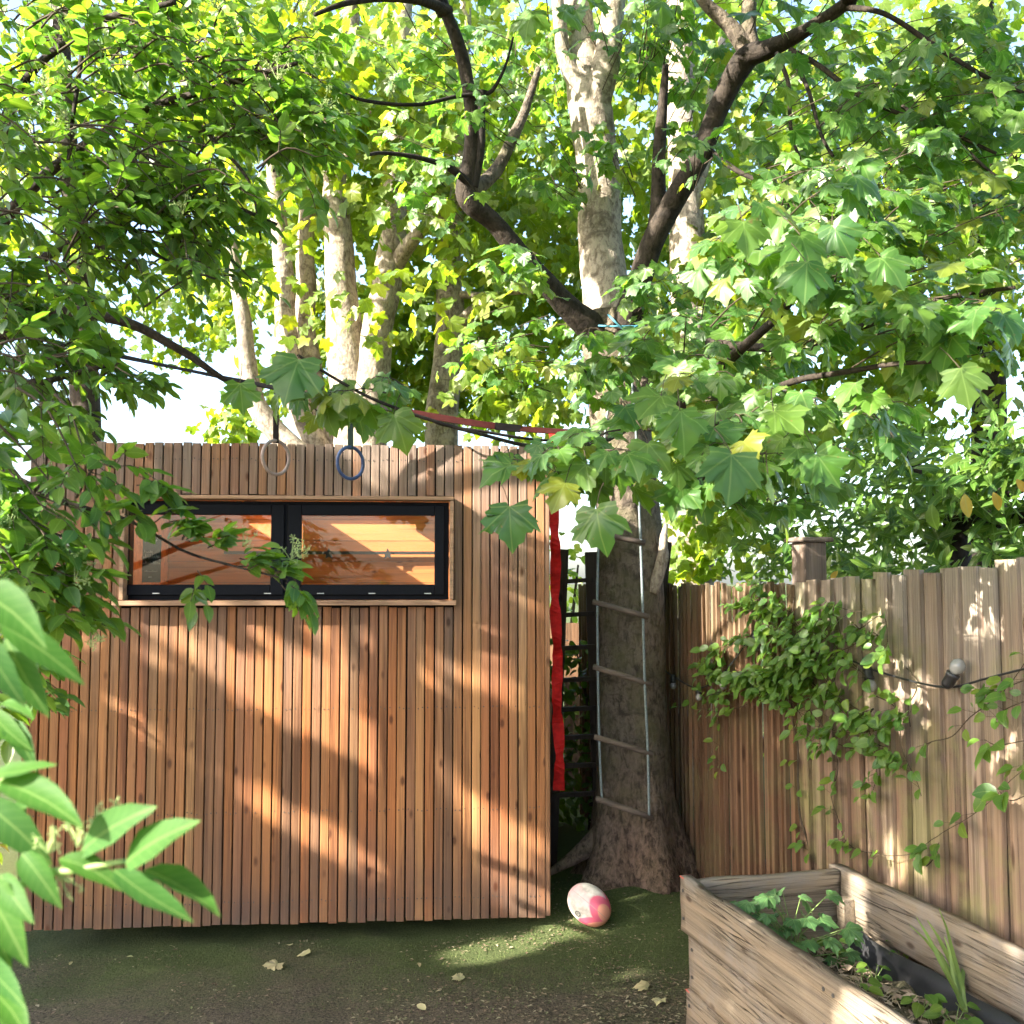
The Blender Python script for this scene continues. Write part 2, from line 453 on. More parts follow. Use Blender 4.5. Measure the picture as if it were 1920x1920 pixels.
# ------------------------------------------------------------------ leaf templates
def leaf_tpl(kind, seed=0):
    """vertices (y runs from the stalk to the tip, about 1 long), faces, uv"""
    rs = random.Random(seed)
    if kind in ('maple', 'maple_lo'):
        half = [(0.10, -0.05), (0.26, -0.10), (0.47, -0.05), (0.44, 0.06), (0.52, 0.14), (0.46, 0.23), (0.55, 0.30), (0.64, 0.39), (0.60, 0.47),
                (0.69, 0.63), (0.54, 0.60), (0.46, 0.68), (0.34, 0.61), (0.29, 0.71), (0.31, 0.79), (0.16, 0.85)]
        if kind == 'maple_lo':
            half = [(0.27, -0.11), (0.49, -0.04), (0.45, 0.21), (0.64, 0.39), (0.69, 0.63), (0.45, 0.67), (0.32, 0.60), (0.30, 0.78)]
        j = lambda a: a + rs.uniform(-0.045, 0.045)
        out = [(0, 0.02)] + [(j(x), j(y)) for x, y in half] + [(0, 1.06)] + [(-j(x), j(y)) for x, y in reversed(half)]
        droop = rs.uniform(0.05, 0.55); fold = rs.uniform(-0.08, 0.38); tw = rs.uniform(-0.3, 0.3)
        def zf(x, y):
            r2 = x * x + (y - 0.15) ** 2
            return -droop * r2 + fold * abs(x) + tw * x * y + 0.05 * math.sin(9 * x + seed) * math.cos(7 * y + seed * 2)
        c = (0, 0.18)
        V = [(c[0], c[1], 0.0)] + [(x, y, zf(x, y)) for x, y in out]
        # mid ring keeps the blade curved
        mid = [((x + c[0]) / 2, (y + c[1]) / 2) for x, y in out]
        n = len(out)
        if kind == 'maple':
            V += [(x, y, zf(x, y) + 0.012 * (1 if i % 2 else -1)) for i, (x, y) in enumerate(mid)]
            F = []
            for i in range(n):
                k = (i + 1) % n
                F.append((0, 1 + n + i, 1 + n + k)); F.append((1 + n + i, 1 + i, 1 + k, 1 + n + k))
        else:
            F = [(0, 1 + i, 1 + (i + 1) % n) for i in range(n)]
        UV = [(x * 0.6 + 0.5, y * 0.6 + 0.16 - 0.18 * 0.0) for x, y, z in V]
        UV = [(0.5 + x * 0.6, 0.16 + (y - 0.02) * 0.6) for x, y, z in V]
        return V, F, UV
    prof = {'elder': [(0, 0), (0.16, 0.12), (0.245, 0.33), (0.235, 0.55), (0.15, 0.78), (0.05, 0.93), (0, 1.0)],
            'laurel': [(0, 0), (0.07, 0.12), (0.145, 0.36), (0.15, 0.58), (0.10, 0.80), (0.03, 0.95), (0, 1.0)],
            'round': [(0, 0), (0.20, 0.08), (0.33, 0.30), (0.34, 0.52), (0.24, 0.76), (0.09, 0.93), (0, 1.0)],
            'grass': [(0, 0), (0.018, 0.1), (0.022, 0.35), (0.020, 0.6), (0.012, 0.85), (0.004, 0.97), (0, 1.0)]}[kind]
    fold = rs.uniform(0.08, 0.5); curl = rs.uniform(0.05, 0.42); tw = rs.uniform(-0.25, 0.25); bend = rs.uniform(-0.08, 0.08)
    if kind == 'grass': curl = rs.uniform(0.3, 0.8); fold = 0.4
    V, UV, idx = [], [], []
    for i, (wd, y) in enumerate(prof):
        row = [0.0] if wd == 0 else [-wd, 0.0, wd]
        ids = []
        for x in row:
            z = -curl * y * y + fold * abs(x) + tw * x * y + (0.012 * (-1) ** i if x else 0)
            ids.append(len(V)); V.append((x + bend * math.sin(y * 3.1), y, z)); UV.append((0.5 + x, y))
        idx.append(ids)
    F = []
    for a, b in zip(idx, idx[1:]):
        if len(a) == 1: F += [(a[0], b[1], b[0]), (a[0], b[2], b[1])]
        elif len(b) == 1: F += [(a[0], a[1], b[0]), (a[1], a[2], b[0])]
        else: F += [(a[0], a[1], b[1], b[0]), (a[1], a[2], b[2], b[1])]
    return V, F, UV

def tpl_mesh(name, tpl, mat):
    V, F, UV = tpl
    me = bpy.data.meshes.new(name)
    me.from_pydata(V, [], F)
    ul = me.uv_layers.new(name='UVMap')
    for p in me.polygons:
        for li in p.loop_indices:
            ul.data[li].uv = UV[me.loops[li].vertex_index]
    me.materials.append(mat); me.shade_smooth(); me.update()
    return me

class Leaves:
    """leaf transforms of one plant; the largest in view become leaf objects, the rest one mass"""
    def __init__(self, kind, mat, nvar=6, lo=None, seed=0):
        self.kind, self.mat, self.lo = kind, mat, lo or kind
        self.nvar = nvar; self.seed = seed
        self.T = []      # (p, x, y, z, scale, own material)
    def add(self, p, tip, nrm, s, mat=None, keep=False):
        y = Vector(tip).normalized(); z = Vector(nrm)
        z = z - y * z.dot(y)
        if z.length < 1e-4: z = y.orthogonal()
        z.normalize(); x = y.cross(z)
        self.T.append((Vector(p), x, y, z, s, mat, keep))
    def finish(self, parent, n_ind=300, leaf_name='leaf', mass_name='foliage'):
        org = ORG[parent]
        def score(t):
            d = t[0] - CAMP
            dep = d.dot(FWD)
            if dep < 0.2: return 0
            px = 960 + 1920 * d.x / dep; py = 960 - 1920 * d.dot(UPV) / dep
            if not (5 < px < 1915 and 5 < py < 1915): return 0
            return t[4] / dep * (0.35 + abs(t[3].dot(d.normalized()))) + (100 if t[6] else 0)
        sc = [(score(t), i) for i, t in enumerate(self.T)]
        sc.sort(reverse=True)
        top = set(i for s_, i in sc[:n_ind] if s_ > 0)
        hi = [leaf_tpl(self.kind, self.seed * 31 + k) for k in range(self.nvar)]
        lo = hi if self.lo == self.kind else [leaf_tpl(self.lo, self.seed * 31 + k) for k in range(self.nvar)]
        cache = {}
        for i in sorted(top):
            p, x, y, z, s, mt, _ = self.T[i]
            k = i % self.nvar; mt = mt or self.mat
            if (k, mt) not in cache: cache[(k, mt)] = tpl_mesh(leaf_name, hi[k], M[mt])
            o = bpy.data.objects.new(leaf_name, cache[(k, mt)])
            COL.objects.link(o); o.parent = parent
            m = Matrix((x, y, z)).transposed().to_4x4()
            o.matrix_basis = Matrix.Translation(p - org) @ m @ Matrix.Scale(s, 4)
        rest = [t for i, t in enumerate(self.T) if i not in top]
        if not rest: return
        groups = [[] for _ in range(self.nvar)]
        for i, t in enumerate(rest): groups[i % self.nvar].append(t)
        VV, LI, LS, UU = [], [], [], []
        base = 0
        for k, g in enumerate(groups):
            if not g: continue
            V, F, UV = lo[k]
            V = np.array(V); nV = len(V)
            B = np.array([[list(t[1]), list(t[2]), list(t[3])] for t in g]) * np.array([t[4] for t in g])[:, None, None]
            P = np.array([list(t[0] - org) for t in g])
            W = np.einsum('vi,nij->nvj', V, B) + P[:, None, :]
            VV.append(W.reshape(-1, 3))
            fl = np.array([i for f in F for i in f]); fs = np.array([len(f) for f in F])
            off = base + np.arange(len(g)) * nV
            LI.append((fl[None, :] + off[:, None]).ravel())
            LS.append(np.tile(fs, len(g)))
            UU.append(np.tile(np.array(UV)[fl], (len(g), 1)))
            base += len(g) * nV
        mesh_np(mass_name, np.concatenate(VV), np.concatenate(LI), np.concatenate(LS), np.concatenate(UU), M[self.mat], parent)

def mesh_np(name, V, LI, LS, UU, mat, parent):
    me = bpy.data.meshes.new(name)
    me.vertices.add(len(V)); me.vertices.foreach_set('co', V.astype(np.float32).ravel())
    me.loops.add(len(LI)); me.loops.foreach_set('vertex_index', LI.astype(np.int32))
    me.polygons.add(len(LS))
    me.polygons.foreach_set('loop_start', (np.cumsum(LS) - LS).astype(np.int32))
    me.polygons.foreach_set('loop_total', LS.astype(np.int32))
    if UU is not None:
        ul = me.uv_layers.new(name='UVMap'); ul.data.foreach_set('uv', UU.astype(np.float32).ravel())
    me.materials.append(mat)
    me.update(calc_edges=True); me.validate(); me.shade_smooth()
    o = link(name, me, parent)
    o['kind'] = 'stuff'
    return o

def rv(s=1.0):
    while True:
        v = Vector((random.uniform(-1, 1), random.uniform(-1, 1), random.uniform(-1, 1)))
        if 0.01 < v.length < 1: return v * s

# ================================================================== THE SETTING
def ground_z(x, y):
    p = Vector((x, y, 0))
    z = 0.018 * noise.noise(p * 1.3) + 0.010 * noise.noise(p * 5.0)
    z += 0.13 * math.exp(-(((x - 0.72) / 0.55) ** 2 + ((y - 5.9) / 0.6) ** 2))
    z += 0.05 * math.exp(-(((x - 0.45) / 0.5) ** 2 + ((y - 5.45) / 0.3) ** 2))
    z -= 0.03 * math.exp(-(((x + 2.2) / 1.0) ** 2 + ((y - 5.0) / 0.8) ** 2))
    if abs(x) > 12 or y > 14 or y < -6: return -0.02
    return z
xs = [-400, -120, -50, -25, -13] + list(np.arange(-6, -3, 0.3)) + list(np.arange(-3, 1.6, 0.035)) + list(np.arange(1.6, 6, 0.4)) + [13, 25, 50, 120, 400]
ys = [-100, -30, -12, -4, -1, 0.5, 1.5, 2.5, 3.0] + list(np.arange(3.3, 6.6, 0.035)) + list(np.arange(6.6, 10, 0.3)) + [12, 15, 20, 30, 50, 90, 200, 600]
gv, gf = [], []
for y in ys:
    for x in xs:
        gv.append(Vector((x, y, ground_z(x, y))))
nx = len(xs)
for j in range(len(ys) - 1):
    for i in range(nx - 1):
        a = j * nx + i
        gf.append((a, a + 1, a + 1 + nx, a + nx))
t = NT('mossy_soil')
geo = t.n('NewGeometry'); gp = geo.outputs['Position']
n1 = t.noise(gp, 1.4, 5, 0.6, 0.4); n2 = t.noise(gp, 14, 6, 0.7); n3 = t.noise(gp, 90, 4, 0.75)
soil = t.mix(t.ramp(n3, [(0.35, 0.0), (0.68, 1.0)]), (0.032, 0.026, 0.018), (0.145, 0.120, 0.084))
soil = t.mix(t.ramp(n2, [(0.52, 0.0), (0.7, 0.55)]), soil, (0.17, 0.14, 0.10))
moss = t.mix(t.ramp(n3, [(0.3, 0.0), (0.72, 1.0)]), (0.032, 0.050, 0.015), (0.080, 0.104, 0.034))
sep = t.n('SeparateXYZ'); t.l(gp, sep.inputs[0])
mr = t.n('MapRange'); t.l(sep.outputs[1], mr.inputs[0]); mr.inputs[1].default_value = 4.3; mr.inputs[2].default_value = 5.1
mfac = t.math('ADD', t.math('MULTIPLY', mr.outputs[0], 0.30), t.math('ADD', t.math('MULTIPLY', n1, 0.75), t.math('MULTIPLY', n2, 0.35)))
col = t.mix(t.ramp(mfac, [(0.56, 0.0), (0.80, 0.88)]), soil, moss)
t.bump(t.math('ADD', n3, n2), 0.9, 0.012)
M['ground'] = t.fin(col, 0.95, 0.15)
mb = MB(); mb.v = gv; mb.f = gf
tag(mb.build('ground', M['ground'], smooth=True), 'dark mossy soil with fallen bits in front of the garden room', kind='structure')

# litter on the ground: nobody could count it
t = NT('leaf_litter_bits')
geo = t.n('NewGeometry')
M['litter'] = t.fin(t.ramp(geo.outputs['Random Per Island'], [(0.0, (0.06, 0.045, 0.03)), (0.3, (0.16, 0.12, 0.08)), (0.55, (0.20, 0.155, 0.10)), (0.7, (0.07, 0.085, 0.03)), (0.9, (0.28, 0.24, 0.16)), (1.0, (0.14, 0.17, 0.07))]), 0.8, 0.2)
def litter(n, fn, s0, s1):
    V, F = [], []
    for i in range(n):
        x, y, z, k = fn()
        s = random.uniform(s0, s1) * k
        a = random.uniform(0, 6.28); ti = random.uniform(-0.5, 0.5)
        c, sn = math.cos(a), math.sin(a)
        asp = random.uniform(0.2, 0.7)
        b = len(V)
        for u, v in ((-1, 0), (0, -asp), (1, 0), (0.1, asp)):
            V.append((x + s * (u * c - v * sn), y + s * (u * sn + v * c), z + 0.003 + s * 0.35 * abs(v) + s * ti * u * 0.5 + s * 0.3))
        F.append((b, b + 1, b + 2, b + 3))
    return V, F
def lit_fn():
    while True:
        y = random.uniform(3.2, 5.2) if random.random() < 0.75 else random.uniform(5.0, 5.9)
        x = random.uniform(-2.4, 0.95)
        if y > 5.02 + (x + 2.43) * 0.076 and x < 0.2: continue
        # more chips towards the raised bed and the front
        wgt = 0.12 + 0.9 * max(0, min(1, (x + 0.9) / 1.6)) * max(0.25, min(1, (4.9 - y) / 0.7))
        if noise.noise(Vector((x * 2, y * 2, 3))) * 0.6 + wgt < random.uniform(0.1, 0.9): continue
        return x, y, ground_z(x, y), 1.0 if y > 4.6 else 1.15
V, F = litter(6500, lit_fn, 0.003, 0.012)
me = bpy.data.meshes.new('leaf_litter'); me.from_pydata(V, [], F); me.materials.append(M['litter'])
tag(link('leaf_litter', me), 'small dry leaf and bark bits strewn over the soil', 'leaf litter', kind='stuff')
def bed_edge_fn():
    s = abs(random.gauss(0, 0.11))
    k = random.uniform(0, 1.2)
    x = 0.64 + 0.2588 * k - 0.9659 * s; y = 3.98 - 0.9659 * k - 0.2588 * s
    return x, y, ground_z(x, y) + max(0, 0.05 - s * 0.5) * random.random(), 1.0
V, F = litter(1500, bed_edge_fn, 0.008, 0.026)
t = NT('pale_dead_leaves'); geo = t.n('NewGeometry')
M['dead'] = t.fin(t.ramp(geo.outputs['Random Per Island'], [(0.0, (0.12, 0.085, 0.06)), (0.4, (0.26, 0.19, 0.14)), (0.75, (0.36, 0.28, 0.21)), (1.0, (0.20, 0.15, 0.10))]), 0.8, 0.2)
me = bpy.data.meshes.new('dead_leaves'); me.from_pydata(V, [], F); me.materials.append(M['dead'])
tag(link('dead_leaves', me), 'brown dead leaves heaped along the foot of the raised bed', 'dead leaves', kind='stuff')
# moss and short grass tufts in front of the room and round the trunk
V, LI, n = [], [], 0
Vt, Ft = [], []
for i in range(7000):
    for _ in range(20):
        x = random.uniform(-2.4, 1.0); y = random.uniform(3.6, 5.95)
        if y > 4.98 + (x + 2.43) * 0.076 and x < 0.2: continue
        if noise.noise(Vector((x * 1.4, y * 1.4, 1))) * 1.3 + (y - 4.4) * 0.9 > random.uniform(-0.2, 1.0): break
    z = ground_z(x, y); h = random.uniform(0.004, 0.013); a = random.uniform(0, 6.28); wd = h * 0.22
    b = len(Vt); lean = rv(h * 0.8)
    Vt += [(x - wd * math.cos(a), y - wd * math.sin(a), z - 0.002), (x + wd * math.cos(a), y + wd * math.sin(a), z - 0.002), (x + lean.x, y + lean.y, z + h)]
    Ft.append((b, b + 1, b + 2))
t = NT('moss_tufts'); geo = t.n('NewGeometry')
M['moss'] = t.fin(t.ramp(geo.outputs['Random Per Island'], [(0, (0.03, 0.05, 0.013)), (0.5, (0.055, 0.082, 0.02)), (1, (0.10, 0.12, 0.038))]), 0.8, 0.2)
me = bpy.data.meshes.new('moss'); me.from_pydata(Vt, [], Ft); me.materials.append(M['moss'])
tag(link('moss', me), 'green moss and short grass on the soil by the room', 'moss', kind='stuff')

# ================================================================== GARDEN ROOM
A0 = at(35, 1740, 5.05); A1 = at(1030, 1715, 5.25)
W = (Vector((A1.x, A1.y, 0)) - Vector((A0.x, A0.y, 0))).length
RZ = math.atan2(A1.y - A0.y, A1.x - A0.x)
Z0, Z1 = 0.085, 2.44
room = empty('garden_room', (A0.x, A0.y, 0.0), RZ, 'timber garden room clad in narrow vertical larch slats with a long window', 'garden room')
DEP = 2.35
def rl(px, py):   # place on the front face -> local x, z
    d = ray(px, py)
    nrm = Vector((-math.sin(RZ), math.cos(RZ), 0)); k = (Vector((A0.x, A0.y, 0)) - CAMP).dot(nrm) / d.dot(nrm)
    p = CAMP + d * k - Vector((A0.x, A0.y, 0))
    return p.x * math.cos(RZ) + p.y * math.sin(RZ), p.z
wx0, wz0 = rl(232, 1132); wx1, wz1 = rl(850, 934)
PITCHX = 0.0475; SW = 0.0405; ST = 0.021
ns = int(W / PITCHX)
PITCHX = (W - 0.05) / ns
meshes = {}
def slat_mesh(h, v):
    key = (round(h, 3), v)
    if key not in meshes:
        mb = MB().box((0, 0, h / 2), (SW, ST, h))
        me = mb.mesh('slat', M['larch'])
        bm = bmesh.new(); bm.from_mesh(me)
        bmesh.ops.bevel(bm, geom=[e for e in bm.edges if abs((e.verts[0].co - e.verts[1].co).z) > h * 0.5], offset=0.0022, segments=1, affect='EDGES')
        bm.to_mesh(me); bm.free()
        meshes[key] = me
    return meshes[key]
TR = 0.022
for i in range(ns):
    x = 0.03 + (i + 0.5) * PITCHX
    spans = [(Z0, Z1)]
    if x + SW / 2 > wx0 - 0.004 and x - SW / 2 < wx1 + 0.004:
        spans = [(Z0, wz0 - 0.018), (wz1 + 0.008, Z1)]
    for a, b in spans:
        o = link('slat', slat_mesh(round((b - a), 3), i % 3), room,
                 (x + random.uniform(-0.0015, 0.0015), -ST / 2 - 0.012 + random.uniform(-0.0025, 0.0015), a + random.uniform(-0.005, 0.003) + (random.uniform(-0.002, 0.002) if b == Z1 else 0)))
        o.rotation_euler = (0, random.uniform(-0.0012, 0.0012), random.uniform(-0.02, 0.02))
nl_ = MB()
for i in range(ns):
    x = 0.03 + (i + 0.5) * PITCHX
    for z in (0.19, 0.62, 1.12, 2.36):
        for dx in (-.010, .011):
            if i % 2 and dx > 0: continue
            nl_.lathe([(0.0036, 0), (0.003, 0.0016)], (x + dx, -ST - 0.0125, z + random.uniform(-.006, .006)), (0, -1, 0), 6)
nl_.build('nail_heads', M['steel_dark'] if 'steel_dark' in M else M.setdefault('steel_dark', plain('dull_nail', (0.05, 0.045, 0.04), 0.6)), room, local=True)['kind'] = 'stuff'
for x, sx in ((0.012, 0.03), (W - 0.010, 0.026)):
    bevel(MB().box((x, 0.006, (Z0 + Z1) / 2), (sx, 0.07, Z1 - Z0 - 0.006)).build('corner_post', M['larch'], room, local=True))
mb = MB()   # breather membrane behind the slats, leaving the window opening
def wallring(y, th, x0, x1, z0, z1, ox0, ox1, oz0, oz1):
    m = MB()
    m.box(((x0 + ox0) / 2, y, (z0 + z1) / 2), (ox0 - x0, th, z1 - z0))
    m.box(((ox1 + x1) / 2, y, (z0 + z1) / 2), (x1 - ox1, th, z1 - z0))
    m.box(((ox0 + ox1) / 2, y, (z0 + oz0) / 2), (ox1 - ox0, th, oz0 - z0))
    m.box(((ox0 + ox1) / 2, y, (oz1 + z1) / 2), (ox1 - ox0, th, z1 - oz1))
    return m
wallring(0.0, 0.02, 0.028, W - 0.025, 0.095, Z1 - 0.01, wx0 + .004, wx1 - .004, wz0 + .004, wz1 - .004).build('breather_membrane', M['membrane'], room, local=True)
wallring(0.062, 0.08, 0.03, W - 0.03, 0.10, Z1 - 0.08, wx0 - .002, wx1 + .002, wz0 - .002, wz1 + .002).build('front_wall', M['inside'], room, local=True)
MB().box((W - 0.05, DEP / 2 + 0.06, (0.10 + Z1 - .08) / 2), (0.05, DEP - 0.1, Z1 - .18)).build('side_wall', M['larch'], room, local=True)
MB().box((0.055, DEP / 2 + 0.06, (0.10 + Z1 - .08) / 2), (0.05, DEP - 0.1, Z1 - .18)).build('side_wall', M['inside'], room, local=True)
MB().box((W / 2, DEP + .012, (0.10 + Z1 - .08) / 2), (W - .13, 0.03, Z1 - .19)).build('back_wall', M['larch'], room, local=True)
MB().box((W / 2, DEP / 2 + .02, 0.125), (W - 0.08, DEP - 0.02, 0.03)).build('floor_panel', M['membrane'], room, local=True)
# flat roof; unseen opening added over the middle to let daylight inside
m = MB()
for c, s in (((W / 2, 0.32, Z1 - .06), (W - .06, 0.42, .05)), ((W / 2, DEP - .06, Z1 - .06), (W - .06, 0.16, .05)),
             ((0.15, 1.37, Z1 - .06), (0.24, 1.67, .05)), ((W - 0.15, 1.37, Z1 - .06), (0.24, 1.67, .05))):
    m.box(c, s)
m.build('roof', M['roof'], room, local=True)
# boards of the inside back wall
nb = 15; bh = (Z1 - 0.16) / nb
bmesh_in = MB().box((0, 0, 0), (W - 0.17, 0.02, bh - 0.003)).mesh('lining_board', M['inside'])
for i in range(nb):
    o = link('lining_board', bmesh_in, room, (W / 2, DEP - 0.02 + random.uniform(-.002, .002), 0.07 + (i + .5) * bh))
for x in (0.9, 1.72):
    o = MB().box((x, DEP / 2, Z1 - 0.155), (0.07, DEP - 0.2, 0.12)).build('rafter', M['inside'], room, local=True)
MB().box((W / 2, DEP - 0.07, Z1 - 0.13), (W - 0.13, 0.06, 0.07)).build('wall_plate', M['inside'], room, local=True)
MB().box((0.95, DEP - .25, 1.95), (0.07, 0.34, 0.75)).build('stud', M['inside'], room, local=True)
# feet under the room
for x, y in ((0.3, 0.5), (W / 2, 0.6), (W - .3, 0.5), (0.2, DEP - .2), (W - .25, DEP - .2)):
    MB().box((x, y, 0.0), (0.16, 0.16, 0.12)).build('footing', M['membrane'], room, local=True)
# window
win = wallring(0.035, 0.07, wx0 + .022, wx1 - .022, wz0 + .018, wz1 - .022, *(rl(256, 1)[0], rl(830, 1)[0], rl(500, 1108)[1], rl(500, 955)[1])).build('window', M['frame'], room, local=True)
sashes = [(rl(247, 0)[0], rl(549, 0)[0], rl(268, 0)[0], rl(525, 0)[0]), (rl(555, 0)[0], rl(838, 0)[0], rl(580, 0)[0], rl(820, 0)[0])]
zs0, zs1, zi0, zi1 = rl(500, 1116)[1], rl(500, 946)[1], rl(500, 1096)[1], rl(500, 966)[1]
g = NT('window_glass')
fr = g.n('Fresnel'); fr.inputs[0].default_value = 1.45
gl = g.n('BsdfGlossy'); gl.inputs['Roughness'].default_value = 0.0
tp = g.n('BsdfTransparent'); tp.inputs[0].default_value = (0.95, 0.97, 0.96, 1)
mx = g.n('MixShader'); g.l(fr.outputs[0], mx.inputs[0]); g.l(tp.outputs[0], mx.inputs[1]); g.l(gl.outputs[0], mx.inputs[2]); g.l(mx.outputs[0], g.out.inputs[0])
M['glass'] = g.m
for (a, b, c, d) in sashes:
    bevel(wallring(-0.002, 0.04, a, b, zs0, zs1, c, d, zi0, zi1).build('sash', M['frame'], win, local=True), 0.003)
    MB().box(((c + d) / 2, 0.0, (zi0 + zi1) / 2), (d - c - .001, 0.006, zi1 - zi0 - .001)).build('pane', M['glass'], win, local=True)
MB().box(((sashes[0][1] + sashes[1][0]) / 2, 0.01, (zs0 + zs1) / 2), (sashes[1][0] - sashes[0][1] + .012, 0.03, zs1 - zs0)).build('mullion', M['frame'], win, local=True)
for px in (295, 393, 503, 602, 698, 802):
    x, z = rl(px, 1114)
    MB().box((x, -0.024, z + .004), (0.034, 0.008, 0.005)).build('drain_cap', M['steel'], win, local=True)
for nm, c, s in (('trim', ((wx0 + wx1) / 2, -0.03, wz1 - 0.008), (wx1 - wx0, 0.11, 0.018)), ('sill', ((wx0 + wx1) / 2 - 0.008, -0.036, wz0 + 0.004), (wx1 - wx0 + 0.045, 0.125, 0.024)),
                 ('trim', (wx0 + 0.009, -0.03, (wz0 + wz1) / 2), (0.02, 0.108, wz1 - wz0 - .038)), ('trim', (wx1 - 0.009, -0.03, (wz0 + wz1) / 2), (0.02, 0.108, wz1 - wz0 - .038))):
    bevel(MB().box(c, s).build(nm, M['larch_trim'], win, local=True), 0.002)

def room_pt(x, y, z):
    return Vector((A0.x, A0.y, 0)) + Vector((x * math.cos(RZ) - y * math.sin(RZ), x * math.sin(RZ) + y * math.cos(RZ), z))
def back_at(px, py, y):   # point on a plane y metres inside the room seen at that pixel
    d = ray(px, py); nrm = Vector((-math.sin(RZ), math.cos(RZ), 0)); o = room_pt(0, y, 0)
    p = CAMP + d * ((o - CAMP).dot(nrm) / d.dot(nrm)) - Vector((A0.x, A0.y, 0))
    return p.x * math.cos(RZ) + p.y * math.sin(RZ), p.z
# dark rail with brackets on the back wall inside
xr0, zr = back_at(420, 1036, DEP - .08); xr1, _ = back_at(835, 1036, DEP - .08)
rail = empty('wall_rail', room_pt((xr0 + xr1) / 2, DEP - .05, zr), RZ, 'black rail with star shaped brackets across the inside back wall', 'rail')
MB().box((0, -0.02, 0), (xr1 - xr0, 0.03, 0.022)).build('rail_bar', M['black'], rail, local=True)
for px in (617, 727):
    x, _ = back_at(px, 1036, DEP - .08)
    m = MB(); pts = []
    for k in range(10):
        r = 0.042 if k % 2 == 0 else 0.022
        a = math.pi / 2 + k * math.pi / 5
        pts.append((x - (xr0 + xr1) / 2 + r * math.cos(a), r * math.sin(a) - 0.008))
    m.poly([(p, -0.045, q) for p, q in pts] + [(p, -0.036, q) for p, q in pts], [list(range(10)), list(range(19, 9, -1))] + [(k, k + 10, (k + 1) % 10 + 10, (k + 1) % 10) for k in range(10)])
    m.build('bracket', M['black'], rail, local=True)
# chalk lettered dark poster inside, behind the left pane
cx0, cz0 = back_at(266, 1092, 0.32); cx1, cz1 = back_at(303, 1003, 0.32)
po = empty('poster', room_pt((cx0 + cx1) / 2, 0.32, cz0), RZ, 'dark green poster with pale handwritten lines inside the window', 'poster')
hw, hh = (cx1 - cx0) / 2, cz1 - cz0
MB().box((0, 0, hh / 2), (hw * 2, 0.006, hh)).build('board', plain('poster_green', (0.016, 0.035, 0.026), 0.6), po, local=True)
pm = plain('pale_chalk', (0.55, 0.58, 0.50), 0.8)
for li, (zz, hgt, x0_, x1_) in enumerate(((0.86, 0.05, -.6, .5), (0.62, 0.06, -.8, .0), (0.50, 0.11, -.85, .9), (0.38, 0.08, -.9, .85), (0.22, 0.04, -.7, .6), (0.10, 0.05, -.3, .1))):
    m = MB(); x = x0_
    while x < x1_:
        dx = random.uniform(.10, .2); h2 = hgt * random.uniform(.4, 1.0) * hh
        pa = [Vector((x * hw, -0.006, zz * hh)), Vector(((x + dx * .3) * hw, -0.006, zz * hh + h2)), Vector(((x + dx * .6) * hw, -0.006, zz * hh + h2 * .2)), Vector(((x + dx) * hw, -.006, zz * hh + h2 * .5))]
        m.tube(pa, [0.0012] * 4, 4); x += dx * 1.15
    m.build('writing', pm, po, local=True)

# outside wall lamp left of the window
lx, lz = rl(138, 1042)
lamp = empty('wall_lamp', room_pt(lx, -0.05, lz), RZ, 'small black wall lamp with clear glass cover left of the window', 'wall lamp')
m = MB().box((0, 0.012, 0.035), (0.07, 0.02, 0.10)); bevel(m.build('back_plate', M['black'], lamp, local=True), 0.004)
MB().lathe([(0.028, 0), (0.046, 0.004), (0.048, 0.022), (0.042, 0.030)], (0, -0.055, -0.01), seg=20).build('base', M['black'], lamp, True, True)
MB().bar((0, 0, 0.0), (0, -0.05, 0.0), 0.03, 0.016).build('arm', M['black'], lamp, local=True)
MB().lathe([(0.040, 0), (0.041, 0.05), (0.034, 0.075), (0.012, 0.088)], (0, -0.055, 0.0195), seg=20).build('glass_cover', M['glass'], lamp, True, True)
MB().lathe([(0.010, 0), (0.016, 0.02), (0.02, 0.04), (0.008, 0.055)], (0, -0.055, 0.0195), seg=12).build('bulb', plain('frosted_bulb', (0.7, 0.7, 0.68), 0.4), lamp, True, True)

# ================================================================== RED STRAP beside the room
def ribbon(path, widths, sides, th=0.002):
    m = MB(); n = len(path); b = 0
    for p, wd, s in zip(path, widths, sides):
        s = Vector(s).normalized(); t_ = Vector((0, 1, 0))
        nn = s.cross(Vector((0, 0, 1))); nn = nn if nn.length > .1 else t_
        nn.normalize()
        m.v += [p - s * wd / 2 - nn * th / 2, p + s * wd / 2 - nn * th / 2, p + s * wd / 2 + nn * th / 2, p - s * wd / 2 + nn * th / 2]
    for i in range(n - 1):
        for k in range(4):
            m.f.append([i * 4 + k, i * 4 + (k + 1) % 4, (i + 1) * 4 + (k + 1) % 4, (i + 1) * 4 + k])
    m.f += [[0, 1, 2, 3], [4 * n - 1, 4 * n - 2, 4 * n - 3, 4 * n - 4]]
    return m
path, sides, wds = [], [], []
for i in range(70):
    k = i / 69
    py = 812 + k * (1482 - 812)
    px = 1039 + 2 * k + (8 * max(0, (k - .3) / .7)) + 1.5 * math.sin(k * 23)
    path.append(at(px, py, 5.5 + 0.01 * math.sin(k * 19)))
    a = 0.5 * math.sin(k * 30) + 0.35 * math.sin(k * 71)
    sides.append((math.cos(a), math.sin(a), 0)); wds.append(0.058 + 0.004 * math.sin(k * 40))
tag(ribbon(path, wds, sides).build('hanging_strap', M['red']), 'bright red webbing strap hanging down beside the garden room corner', 'strap')

